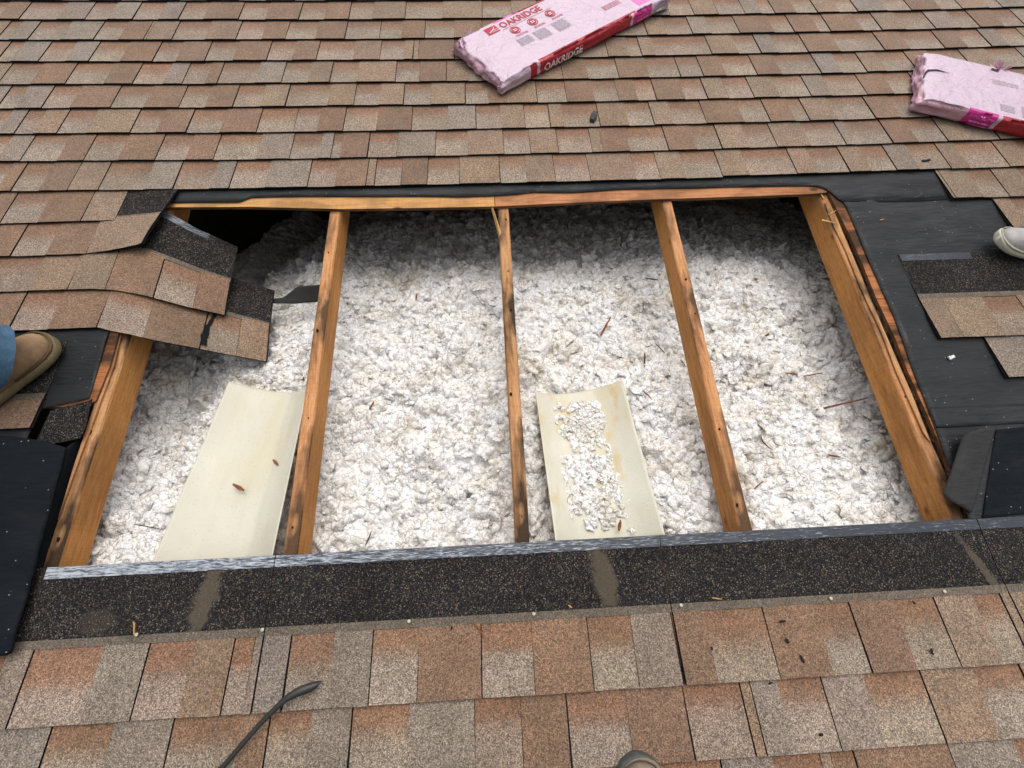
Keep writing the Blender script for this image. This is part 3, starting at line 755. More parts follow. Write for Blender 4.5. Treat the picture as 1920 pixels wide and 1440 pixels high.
Uo = U - 0.0030*np.tanh(gu); Vo = Vv - 0.0034*np.tanh(gv)
nr, nc = U.shape
verts = np.stack([Uo.ravel(), Vo.ravel(), W.ravel()], 1)
idx = np.arange(nr*nc).reshape(nr, nc)
quads = np.stack([idx[:-1, :-1].ravel(), idx[:-1, 1:].ravel(), idx[1:, 1:].ravel(), idx[1:, :-1].ravel()], 1)
org = np.array([0.0, -0.4, -0.4])
# loose curled flakes of wool heaped on top of one another
def flakes(cu, cv, cw, rad, rg, tilt=0.55):
    """one domed, ragged, curled tuft for every centre; returns vertices and triangles"""
    N = len(cu); K = 9; ang_ = np.linspace(0, 2*np.pi, K, endpoint=False)
    rings = (0.0, 0.38, 0.74, 1.0); zz = (0.0, -0.05, -0.22, -0.62)
    ph = rg.uniform(0, 6.28, (N, 3)); lob = 1 + 0.22*np.sin(2*ang_[None]+ph[:, :1]) + 0.20*np.sin(3*ang_[None]+ph[:, 1:2]) + 0.14*np.sin(5*ang_[None]+ph[:, 2:3])
    el = rg.uniform(0.6, 1.0, N); ro = rg.uniform(0, 6.28, N); dome = rg.uniform(0.5, 1.25, N)
    tx, ty = rg.normal(0, tilt, N), rg.normal(0, tilt, N)
    pts = []
    for rr_, z in zip(rings, zz):
        kk = 1 if rr_ == 0 else K
        a = ang_[None, :kk]; l = lob[:, :kk]
        x = rr_*np.cos(a)*l*rad[:, None]; y = rr_*np.sin(a)*l*rad[:, None]*el[:, None]
        z_ = (z*dome[:, None] + 0.13*rr_*np.sin(3*a+ph[:, 2:3]) + rg.normal(0, 0.05, (N, kk)))*rad[:, None] + 0*x
        c, s_ = np.cos(ro)[:, None], np.sin(ro)[:, None]
        x2, y2 = x*c - y*s_, x*s_ + y*c
        z2 = z_ + x2*np.tanh(tx)[:, None] + y2*np.tanh(ty)[:, None]
        pts.append(np.stack([x2+cu[:, None], y2+cv[:, None], z2+cw[:, None]], 2))
    V_ = np.concatenate(pts, 1); per_ = V_.shape[1]; T_ = []
    for k in range(K): T_.append((0, 1+k, 1+(k+1) % K))
    for q in range(2):
        for k in range(K):
            a, b_, c, d = 1+q*K+k, 1+q*K+(k+1) % K, 1+(q+1)*K+(k+1) % K, 1+(q+1)*K+k
            T_ += [(a, d, c), (a, c, b_)]
    T_ = np.array(T_)
    tr = (T_[None] + (np.arange(N)*per_)[:, None, None]).reshape(-1, 3)
    return V_.reshape(-1, 3), tr
NT = 24000
cu = rng.uniform(-1.33, 1.42, NT); cv = rng.uniform(-1.30, 0.42, NT)
clump = smooth_noise(cu, cv, 0.13, 71)
rad = (0.0050 + 0.0200*rng.random(NT)**2.2)*(0.50+1.1*clump)
cw = insul_base(cu, cv) + insul_h(cu, cv) - 0.076 + rng.uniform(-0.002, 0.006, NT)
fv, ftr = flakes(cu, cv, cw, rad, rng)
NB = 1500                                            # bigger soft tufts among the small ones
bu, bv = rng.uniform(-1.30, 1.40, NB), rng.uniform(-1.29, 0.30, NB)
bwz = insul_base(bu, bv) + insul_h(bu, bv) - 0.076 + rng.uniform(0.001, 0.009, NB)
fv2, ftr2 = flakes(bu, bv, bwz, 0.014 + 0.020*rng.random(NB)**1.8, rng, 0.30)
tv = [fv, fv2]; tf = [ftr + len(verts), ftr2 + len(verts) + len(fv)]
me = bpy.data.meshes.new('insulation')
allv = np.vstack([verts]+tv) - org; tris = np.vstack(tf)
nq, ntr = len(quads), len(tris)
me.vertices.add(len(allv)); me.vertices.foreach_set('co', allv.ravel())
me.loops.add(nq*4+ntr*3); me.loops.foreach_set('vertex_index', np.concatenate([quads.ravel(), tris.ravel()]).astype(np.int32))
me.polygons.add(nq+ntr)
me.polygons.foreach_set('loop_start', np.concatenate([np.arange(nq)*4, nq*4+np.arange(ntr)*3]).astype(np.int32))
me.polygons.foreach_set('use_smooth', np.ones(nq+ntr, dtype=bool))
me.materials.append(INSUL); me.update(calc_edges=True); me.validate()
ins = link(bpy.data.objects.new('insulation', me), None, tuple(org))
tag(ins, 'white blown fibreglass insulation heaped between and below the rafters', 'insulation', kind='stuff')
def iw(u, v): return float(insul_base(np.array([u]), np.array([v]))[0] + insul_h(np.array([u]), np.array([v]))[0] - 0.076)
def on_insul(x, y, lift=0.004):
    w = -0.15
    for _ in range(12):
        q = P(x, y, w); w = iw(q[0], q[1]) + lift
    return P(x, y, w)

# ------------------------------------------------------------------ vent baffles
def baffle(c_bl, c_br, c_tl, c_tr, mat, label, rise_l, rise_r, seed):
    nu, nv = 44, 50; g = np.zeros((nv, nu, 3))
    B = [np.array(P(*c)) for c in (c_bl, c_br, c_tl, c_tr)]
    for i in range(nv):
        t = i/(nv-1)
        for j in range(nu):
            s = j/(nu-1)
            q = (B[0]*(1-s)+B[1]*s)*(1-t) + (B[2]*(1-s)+B[3]*s)*t
            rl = max(0, 1-s/0.26)**1.3*rise_l; rrr = max(0, 1-(1-s)/0.30)**1.3*rise_r
            q[2] += rl + rrr - 0.006*math.sin(s*math.pi) + 0.002*math.exp(-((s-0.74)/0.05)**2) + 0.004*mn.noise((s*3+seed, t*4, seed)) - 0.010*max(0, t-0.85)*4*math.sin(s*math.pi)
            g[i, j] = q
    V, Fs, fm = sheet(g, 0.0022)
    o = mesh('vent_baffle', V, Fs, [mat, mat], fm=[0]*len(fm), smooth=True, origin=(float(g[0, nu//2, 0]), float(g[0, nu//2, 1]), float(g[..., 2].min())))
    return tag(o, label, 'baffle', 'vent baffles between the rafters')
baffle((298, 1062, -.105), (526, 1060, -.100), (440, 722, -.175), (590, 740, -.160), BAF1, 'clean cream vent baffle between the leftmost two rafters', 0.034, 0.060, 1)
baffle((1040, 1020, -.100), (1238, 1008, -.100), (1003, 742, -.185), (1160, 722, -.18), BAF2, 'stained cream vent baffle heaped with insulation tufts', 0.034, 0.046, 2)
# insulation lumps that spilled onto the stained baffle
cl = []; r2 = random.Random(5)
while len(cl) < 800:
    x, y = r2.gauss(1098, 40), r2.uniform(752, 992)
    x += (y-760)*0.12
    k = mn.noise((x*0.028, y*0.028, 2)) + 0.6*mn.noise((x*0.07, y*0.07, 5))
    if not (1040+(y-750)*0.1 < x < 1165+(y-750)*0.22): continue
    if k < -0.36 + 0.45*max(0, (y-930)/60) or r2.random() < 0.15: continue
    t = (1012-y)/280; cl.append(np.array(P(x, y, -.098-.084*t+r2.uniform(0, .006))))
cl = np.array(cl); g2 = np.random.default_rng(3)
fv, ftr = flakes(cl[:, 0], cl[:, 1], cl[:, 2], 0.0045+0.0125*g2.random(len(cl))**1.8, g2)
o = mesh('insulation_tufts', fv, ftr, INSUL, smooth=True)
tag(o, 'loose white insulation tufts spilled on the stained baffle', 'insulation', kind='stuff')

# ------------------------------------------------------------------ bent shingles hanging into the opening
def bent_shingle(bot, top, segs, label, cut=0.5, strip=None, head_s=(0, 1), n=40, lead=None):
    """segs: (s0, s1, kind); whole strip 0.337 deep, lower half tabs"""
    pb = px(bot)
    if lead: pb[0] = (u_at(lead[0], lead[1])+0.0008, lead[1], 0.0125)
    pb, pt = polyline(pb, n), px(top)
    pt[0] = (pb[0][0], pb[0][1]+0.337, pt[0][2]); pt = polyline(pt, n)
    def S(s, t):
        f = s*(n-1); i = min(n-2, int(f)); f -= i
        q = (pb[i]*(1-f)+pb[i+1]*f)*(1-t) + (pt[i]*(1-f)+pt[i+1]*f)*t
        q = q.copy(); q[2] += (0.004*math.sin(math.pi*t) + 0.003*mn.noise((s*5, t*3, bot[0][0])))*min(1, max(0, s-0.3)*3)
        return q
    def grid(s0, s1, t0, t1, nu, nv, lift):
        g = np.array([[S(a, b_) for a in np.linspace(s0, s1, nu)] for b_ in np.linspace(t0, t1, nv)])
        g[..., 2] += lift; return g
    org = S(0, 0)
    root = empty('bent_shingle', tuple(org))
    V, Fs, fm = sheet(grid(0, 1, 0.003, 0.999, 30, 12, -0.0042), 0.003); mesh('backing', V, Fs, [ASPH, ASPH], parent=root, fm=fm)
    V, Fs, fm = sheet(grid(head_s[0], head_s[1], cut-0.01, 1, 30, 8, 0.0), 0.003); hl_ = mesh('head_lap', V, Fs, [HEAD, ASPH], parent=root, fm=fm)
    if strip:
        V, Fs, fm = sheet(grid(strip[0], strip[1], 0.915, 0.998, 24, 3, 0.0012), 0.001); mesh('sealant_strip', V, Fs, [STRIP, ASPH], parent=hl_, fm=fm)
    V, Fs, fm = sheet(grid(head_s[0], head_s[1], cut-0.04, cut+0.012, 24, 3, 0.0022), 0.001); mesh('dust_line', V, Fs, [GRAN, ASPH], parent=hl_, fm=fm, cols=np.tile(np.array([0.105, 0.085, 0.064]), (len(V), 1)))
    for (s0, s1, kind) in segs:
        lift = 0.0 if kind == 'A' else 0.0024
        nu, nv = 10, 9
        g = grid(s0+0.0025, s1-0.0025, 0, cut-0.01, nu, nv, lift)
        V, Fs, fm = sheet(g, 0.0042)
        c = tab_cols(kind, np.linspace(0, 1, nv), rr); cols = np.repeat(np.array(c), nu, axis=0); cols = np.vstack([cols, cols])
        mesh('tab', V, Fs, [GRAN, ASPH], parent=root, fm=fm, cols=cols)
    return tag(root, label, 'shingle', 'bent shingles hanging over the opening'), S
LOWEST = bent_shingle([(187, 618, .0135), (212, 621, .012), (240, 626, .010), (285, 637, .001), (330, 646, -.022), (380, 655, -.060), (440, 667, -.115), (500, 678, -.170)],
             [(226, 478, .003), (260, 474, .003), (300, 480, -.012), (345, 492, -.050), (400, 509, -.115), (440, 521, -.150), (478, 533, -.168), (514, 544, -.180)],
             [(0, .30, 'A'), (.30, .61, 'B'), (.61, .815, 'A'), (.815, 1, 'T')], 'lowest bent shingle drooping furthest onto the insulation, scuffed near its end', cut=0.50, lead=(187, -4*EXP))
bent_shingle([(132, 545, .0135), (170, 542, .014), (213, 544, .013), (260, 552, .010), (303, 562, .000), (340, 572, -.022), (370, 580, -.048), (422, 591, -.095)],
             [(195, 396, .002), (250, 386, .002), (304, 393, .001), (335, 409, -.018), (371, 429, -.052), (446, 463, -.12)],
             [(0, .25, 'T'), (.25, .575, 'B'), (.575, .81, 'A'), (.81, 1, 'B')], 'middle bent shingle with bare dark head lap and silvery strip', cut=0.49, strip=(0.30, 0.80), lead=(133, -3*EXP))
bent_shingle([(168, 475, .0145), (200, 471, .020), (233, 465, .030), (254, 460, .042), (266, 456, .052)],
             [(236, 346, .001), (262, 346, .002), (290, 347, .004), (312, 348, .006), (338, 348, .008)],
             [(0, 1, 'T')], 'short shingle end curling up at the top left corner of the opening', cut=0.49, head_s=(0.10, 1), lead=(168, -2*EXP))
TAR = plain('black_tar_smear', (0.010, 0.010, 0.011), 0.85, 0.1)
ring = []; r_ = random.Random(3)
base = [(.615, .06), (.606, .16), (.612, .26), (.628, .34), (.640, .44), (.662, .45), (.652, .34), (.636, .26), (.646, .16), (.648, .07), (.632, .03)]
for i in range(len(base)):
    a, b_ = base[i], base[(i+1) % len(base)]
    for k in range(4): ring.append((a[0]+(b_[0]-a[0])*k/4+r_.uniform(-.006, .006), a[1]+(b_[1]-a[1])*k/4+r_.uniform(-.012, .012)))
V = [tuple(LOWEST[1](a, b_)+np.array([0, 0, .0042])) for a, b_ in ring]
mesh('tar_smear', V, [tuple(range(len(V)))], TAR, parent=LOWEST[0])
# ------------------------------------------------------------------ loose felt pieces
def loose_felt(name, bot, top, label, nu, nv, mat, rough, seed, th=0.0016, cat='felt', arch=0.0):
    g = ruled(px(bot), px(top), nu, nv, rough, 9, seed)
    if arch:
        for j in range(nu): g[:, j, 2] += arch*math.sin(math.pi*j/(nu-1))
    V, Fs, fm = sheet(g, th)
    o = mesh(name, V, Fs, [mat, mat], fm=[0]*len(fm), smooth=True)
    return tag(o, label, cat)
loose_felt('felt_scrap', [(490, 566, -.20), (513, 569, -.195), (556, 569, -.19), (609, 565, -.17)], [(500, 561, -.195), (530, 558, -.185), (558, 537, -.165), (610, 533, -.12)], 'torn black felt scrap between the bent shingles and a rafter', 22, 10, FELT2, 0.004, 3)
loose_felt('felt_flap', [(1768, 925, .022), (1783, 938, .030), (1799, 948, .026), (1808, 952, .020), (1822, 962, .008)], [(1806, 815, .030), (1822, 809, .040), (1839, 804, .032), (1852, 802, .020), (1868, 800, .008)], 'folded charcoal felt flap leaning over the foot of the rightmost rafter', 20, 24, FELT2, 0.002, 6)
loose_felt('felt_membrane', [(-160, 1235, .03), (-20, 1231, .035), (0, 1230, .034), (14, 1229, .032), (24, 1224, .026)], [(-160, 805, .03), (-30, 815, .038), (30, 819, .036), (80, 826, .030), (123, 839, .018)], 'large blue-black membrane sheet folded over at the lower left', 30, 44, MEMB, 0.005, 8, 0.003, 'membrane')
loose_felt('felt_membrane', [(1842, 972, .004), (1900, 966, .005), (2010, 955, .006)], [(1868, 806, .004), (1925, 800, .005), (2040, 792, .006)], 'blue-black membrane piece right of the folded felt flap', 26, 26, MEMB, 0.004, 9, 0.002, 'membrane')

# ------------------------------------------------------------------ wrapped shingle bundles
def film_mat(name, col, rough=0.26):
    m, nt, b = newmat(name); v = coords(nt)
    n = noise_t(nt, v, 14, 4, 0.6, 0.6); c = mix(nt, tuple(x*0.9 for x in col), col, n.outputs[0])
    d = noise_t(nt, coords(nt, (1, 1.6, 1)), 95, 4, 0.7, 0.5); dd = noise_t(nt, v, 8, 2)
    f = mix(nt, ramp(nt, d.outputs[0], [(0.62, 0.0), (0.65, 1.0)]), ramp(nt, dd.outputs[0], [(0.42, 0.15), (0.60, 1.0)]), 1.0, 'MULTIPLY')
    c = mix(nt, c, tuple(x*0.35 for x in col), f)
    nt.links.new(c, b.inputs['Base Color']); b.inputs['Roughness'].default_value = rough
    wv = noise_t(nt, v, 9, 3, 0.6); wm = nt.nodes.new('ShaderNodeVectorMath'); wm.operation = 'MULTIPLY_ADD'
    wm.inputs[1].default_value = (0.12, 0.12, 0.12); nt.links.new(wv.outputs['Color'], wm.inputs[0]); nt.links.new(v, wm.inputs[2])
    cr = voro(nt, wm.outputs[0], 8, feature='DISTANCE_TO_EDGE')
    hh = mix(nt, n.outputs[0], ramp(nt, cr.outputs['Distance'], [(0.0, 0.0), (0.05, 0.8), (0.5, 1.0)]), 0.10)
    bump(nt, b, hh, 0.7, 0.02)
    return m
FW = film_mat('white_pink_film', (0.62, 0.47, 0.57)); FP = film_mat('pale_pink_film', (0.64, 0.38, 0.46))
FRED = film_mat('red_film_print', (0.42, 0.018, 0.035)); FMAG = film_mat('magenta_film_print', (0.62, 0.03, 0.28))
FPINK = film_mat('hot_pink_film_print', (0.74, 0.16, 0.46)); IRED = plain('red_ink', (0.44, 0.02, 0.045), 0.5); IGREY = plain('grey_ink', (0.36, 0.33, 0.36), 0.6)
IWHITE = plain('white_ink', (0.75, 0.70, 0.72), 0.5); TEAR = plain('dark_tear_in_film', (0.03, 0.035, 0.035), 0.8)
BL, BW, BH = 0.98, 0.335, 0.054
def text_geo(body, size, bold=0.0):
    cu = bpy.data.curves.new('lettering', 'FONT'); cu.body = body; cu.size = size; cu.offset = bold; cu.resolution_u = 2
    ob = bpy.data.objects.new('lettering', cu); COL.objects.link(ob)
    dg = bpy.context.evaluated_depsgraph_get(); me = bpy.data.meshes.new_from_object(ob.evaluated_get(dg))
    V = np.array([v.co[:] for v in me.vertices]); Fs = [list(p.vertices) for p in me.polygons]
    bpy.data.objects.remove(ob); bpy.data.curves.remove(cu); bpy.data.meshes.remove(me)
    return V, Fs
def bundle(corner, ang, label, seed, panels):
    """corner: front left foot of the bundle in roof coords; panels colour the film by place"""
    ca, sa = math.cos(ang), math.sin(ang); z0 = 0.014
    def X(q): return (corner[0]+q[0]*ca-q[1]*sa, corner[1]+q[0]*sa+q[1]*ca, z0+q[2])
    def lump(x, y, z):
        e = min(x, BL-x); amp = 0.008 + 0.016*max(0, 1-e/0.12)
        return amp*(mn.noise((x*7+seed, y*16, z*30)) + 0.5*mn.noise((x*22+seed, y*34, z*60)))
    def top(x, y): return BH - 0.010*(1-min(1, min(x, BL-x)/0.07))**2 + 0.35*lump(x, y, 1.0)*0.5
    root = empty('shingle_bundle', X((BL/2, BW/2, 0)))
    xs = np.unique(np.r_[np.linspace(0, BL, 101), panels['x']]); ys = np.linspace(0, BW, 35); zs = np.linspace(0, 1, 9)
    V, Fs, fm, mp = [], [], [], {}
    def vid(i, j, k):
        if (i, j, k) in mp: return mp[(i, j, k)]
        x, y = xs[i], ys[j]; z = zs[k]*top(x, y)
        rx = 0.0; ry = 0.0
        kk_ = min(zs[k], 1-zs[k]); rd = 0.010*(1-min(1, kk_/0.25))**2
        if j == 0: ry = rd + lump(x, 0, zs[k])*0.6
        if j == len(ys)-1: ry = -rd - lump(x, 1, zs[k])*0.6
        if i == 0: rx = rd + lump(0, y, zs[k])*0.9 - 0.012*math.sin(zs[k]*3.14)*mn.noise((y*9, seed, 2))
        if i == len(xs)-1: rx = -rd - lump(0, y+3, zs[k])*0.9
        mp[(i, j, k)] = len(V); V.append(X((x+rx, y+ry, z))); return mp[(i, j, k)]
    nx, ny, nz = len(xs)-1, len(ys)-1, len(zs)-1
    for i in range(nx):
        xm = 0.5*(xs[i]+xs[i+1])
        for j in range(ny):
            ym = 0.5*(ys[j]+ys[j+1])
            Fs.append((vid(i, j, nz), vid(i+1, j, nz), vid(i+1, j+1, nz), vid(i, j+1, nz))); fm.append(panels['top'](xm, ym))
            Fs.append((vid(i, j, 0), vid(i, j+1, 0), vid(i+1, j+1, 0), vid(i+1, j, 0))); fm.append(1)
        for k in range(nz):
            zm = 0.5*(zs[k]+zs[k+1])
            Fs.append((vid(i, 0, k), vid(i+1, 0, k), vid(i+1, 0, k+1), vid(i, 0, k+1))); fm.append(panels['front'](xm, zm))
            Fs.append((vid(i, ny, k), vid(i, ny, k+1), vid(i+1, ny, k+1), vid(i+1, ny, k))); fm.append(1)
    for j in range(ny):
        for k in range(nz):
            Fs.append((vid(0, j, k), vid(0, j, k+1), vid(0, j+1, k+1), vid(0, j+1, k))); fm.append(1)
            Fs.append((vid(nx, j, k), vid(nx, j+1, k), vid(nx, j+1, k+1), vid(nx, j, k+1))); fm.append(1)
    wrap = mesh('wrapper', V, Fs, [FW, FP, FRED, FMAG, FPINK], parent=root, fm=fm, smooth=True)
    def on_top(name, V2, F2, mat, at, rot=0.0, lift=0.0016):
        c, s_ = math.cos(rot), math.sin(rot); out = []
        for q in V2:
            x, y = at[0]+q[0]*c-q[1]*s_, at[1]+q[0]*s_+q[1]*c
            out.append(X((x, y, top(x, y)+lift)))
        return mesh(name, out, F2, mat, parent=wrap)
    def on_front(name, V2, F2, mat, at, rot=0.0):
        c, s_ = math.cos(rot), math.sin(rot); out = []
        for q in V2:
            x, z = at[0]+q[0]*c-q[1]*s_, at[1]+q[0]*s_+q[1]*c
            zz = z/ max(1e-6, top(x, 0)); out.append(X((x, lump(x, 0, zz)*0.6-0.0065, z)))
        return mesh(name, out, F2, mat, parent=wrap)
    tag(root, label, 'shingle bundle', 'wrapped bundles of shingles on the upper roof')
    return root, on_top, on_front, X, top
def disc(r, n=20, r0=0.0):
    if r0 == 0: return [(r*math.cos(i*6.2832/n), r*math.sin(i*6.2832/n)) for i in range(n)], [tuple(range(n))]
    V = [(r*math.cos(i*6.2832/n), r*math.sin(i*6.2832/n)) for i in range(n)] + [(r0*math.cos(i*6.2832/n), r0*math.sin(i*6.2832/n)) for i in range(n)]
    return V, [(i, (i+1) % n, n+(i+1) % n, n+i) for i in range(n)]
def rect(w_, h_): return [(0, 0), (w_, 0), (w_, h_), (0, h_)], [(0, 1, 2, 3)]
def bars(n, w_, gap, h_, r):
    V, Fs = [], []
    for i in range(n):
        x = 0.0
        while x < w_:
            l = r.uniform(0.008, 0.022); y = -i*gap
            b_ = len(V); V += [(x, y), (min(x+l, w_), y), (min(x+l, w_), y+h_), (x, y+h_)]; Fs.append((b_, b_+1, b_+2, b_+3)); x += l+0.003
        if i == n-1: pass
    return V, Fs
c1 = P(942, 178, 0.014); e1 = P(1245, 20, 0.014); a1 = math.atan2(e1[1]-c1[1], e1[0]-c1[0])
def top1(x, y):
    if y > 0.315 and 0.20 < x < 0.34: return 4
    if y > 0.315 and x > 0.34: return 2
    if x > 0.80 and y > 0.03: return 4
    if y < 0.020 and 0.20 < x < 0.76: return 2
    return 0
def front1(x, z):
    if 0.15 < x < 0.185: return 2
    if 0.20 < x < 0.73: return 2
    if 0.745 < x < 0.86: return 3
    return 0 if x < 0.2 or x > 0.86 else 0
B1, ot, of, X1, t1 = bundle(c1[:2], a1, 'pink wrapped shingle bundle lying aslant at the top centre, red side', 2.0,
    {'x': [0.15, 0.185, 0.20, 0.34, 0.73, 0.745, 0.76, 0.80, 0.86], 'top': top1, 'front': front1})
V, Fs = text_geo('OAKRIDGE', 0.062, 0.0012); V[:, 0] *= 0.225/np.ptp(V[:, 0]); V[:, 1] *= 0.040/np.ptp(V[:, 1]); ot('lettering', V, Fs, IRED, (0.212, 0.268))
V, Fs = rect(0.060, 0.046); ot('logo', V, Fs, IRED, (0.138, 0.262))
arcv = [(0.005+0.044*math.sin(t), 0.008+0.034*(1-math.cos(t))**0.8) for t in np.linspace(0.1, 1.35, 12)]
V = arcv + [(a, b_+0.004) for a, b_ in arcv]; Fs = [(i, i+1, 12+i+1, 12+i) for i in range(11)]
ot('logo_arc', V, Fs, IWHITE, (0.138, 0.262), 0, 0.0026)
V, Fs = text_geo('OWENS\nCORNING', 0.0095); ot('lettering', V, Fs, IWHITE, (0.158, 0.276), 0, 0.0026)
V, Fs = rect(0.27, 0.0020); ot('rule', V, Fs, IRED, (0.205, 0.256))
for i, x in enumerate((0.248, 0.345, 0.445)):
    V, Fs = disc(0.024, 22, 0.020); ot('icon_ring', V, Fs, IRED, (x, 0.226))
    V, Fs = disc(0.0165); ot('icon', V, Fs, IRED, (x, 0.226))
    V, Fs = bars(2, 0.020, 0.009, 0.004, random.Random(i)); ot('icon_mark', V, Fs, IWHITE, (x-0.010, 0.228), 0, 0.0026)
    V, Fs = bars(2, 0.060, 0.007, 0.0025, random.Random(i+3)); ot('fine_print', V, Fs, IRED, (x-0.020, 0.192))
for i, (x, n) in enumerate(((0.205, 7), (0.292, 9), (0.395, 10))):
    V, Fs = bars(n, 0.072, 0.0068, 0.0030, random.Random(i+9)); ot('fine_print', V, Fs, IGREY, (x, 0.165))
V, Fs = bars(4, 0.10, 0.008, 0.0028, random.Random(33)); ot('fine_print', V, Fs, IRED, (0.655, 0.120))
V, Fs = text_geo('OAKRIDGE', 0.058, 0.0012); V[:, 0] *= 0.215/np.ptp(V[:, 0]); V[:, 1] *= 0.030/np.ptp(V[:, 1]); of('lettering', V, Fs, IWHITE, (0.218, 0.013))
V, Fs = bars(2, 0.075, 0.013, 0.006, random.Random(8)); of('fine_print', V, Fs, FPINK, (0.765, 0.032))
V, Fs = bars(2, 0.06, 0.014, 0.006, random.Random(18)); of('fine_print', V, Fs, IGREY, (0.885, 0.036))
c2 = P(1708, 209, 0.014); e2 = P(1920, 262, 0.014); a2 = math.atan2(e2[1]-c2[1], e2[0]-c2[0])
def top2(x, y):
    if y < 0.022 and 0.18 < x < 0.29: return 3
    if y < 0.018 and x > 0.305: return 2
    if y > 0.322 and 0.30 < x < 0.5: return 2
    if y > 0.29 and x > 0.42: return 1
    return 0
def front2(x, z):
    if x < 0.18: return 1
    if x < 0.29: return 3
    if x < 0.305: return 0
    return 2
B2, ot, of, X2, t2 = bundle(c2[:2], a2, 'pink wrapped shingle bundle at the right edge, magenta and red side', 5.0,
    {'x': [0.18, 0.29, 0.305, 0.42, 0.5], 'top': top2, 'front': front2})
V, Fs = text_geo('PROTECTION', 0.015, 0.0004); of('lettering', V, Fs, FPINK, (0.285, 0.046), math.pi)
V, Fs = bars(2, 0.07, 0.011, 0.006, random.Random(41)); of('fine_print', V, Fs, FPINK, (0.205, 0.019))
V, Fs = bars(5, 0.055, 0.009, 0.003, random.Random(42)); ot('fine_print', V, Fs, IGREY, (0.295, 0.085))
V, Fs = bars(8, 0.10, 0.009, 0.003, random.Random(43)); ot('fine_print', V, Fs, IGREY, (0.375, 0.10))
V, Fs = bars(3, 0.10, 0.010, 0.003, random.Random(44)); ot('fine_print', V, Fs, IGREY, (0.27, 0.235))
tl = [(0.0, 0.150), (0.006, 0.185), (0.016, 0.208), (0.05, 0.215), (0.10, 0.208), (0.10, 0.206), (0.055, 0.207), (0.022, 0.198), (0.010, 0.175), (0.006, 0.150)]
ot('film_tear', tl, [tuple(range(len(tl)))], TEAR, (0.004, 0), 0, 0.0030)
tl = [(0.0, 0), (0.03, -0.003), (0.034, 0.008), (0.004, 0.012)]
ot('film_tear', tl, [(0, 1, 2, 3)], TEAR, (0.265, 0.298), 0, 0.0030)
# ragged film ends
def rag(root, pos, n, seed, size):
    r = random.Random(seed); V, Fs = [], []
    for i in range(n):
        a = r.uniform(0, 6.28); l = r.uniform(0.5, 1.0)*size; w_ = l*0.35; z = r.uniform(0, 0.7)*size
        b_ = len(V); c = np.array(pos) + np.array([r.uniform(-1, 1)*size*.5, r.uniform(-1, 1)*size*.5, 0])
        V += [tuple(c+np.array([-w_*math.sin(a), w_*math.cos(a), 0])), tuple(c+np.array([w_*math.sin(a), -w_*math.cos(a), 0])), tuple(c+np.array([l*math.cos(a), l*math.sin(a), z])), tuple(c+np.array([l*.5*math.cos(a), l*.5*math.sin(a), z*1.4]))]
        Fs += [(b_, b_+1, b_+3), (b_+1, b_+2, b_+3), (b_, b_+3, b_+2)]
    mesh('torn_film', V, Fs, FP, parent=root)
rag(B1, X1((0.02, 0.30, 0.035)), 16, 1, 0.03); rag(B1, X1((0.08, 0.345, 0.030)), 12, 2, 0.03); rag(B1, X1((0.0, 0.02, 0.03)), 10, 3, 0.018)
rag(B2, X2((0.30, 0.33, 0.050)), 12, 4, 0.03); rag(B2, X2((0.02, 0.02, 0.032)), 10, 6, 0.02)
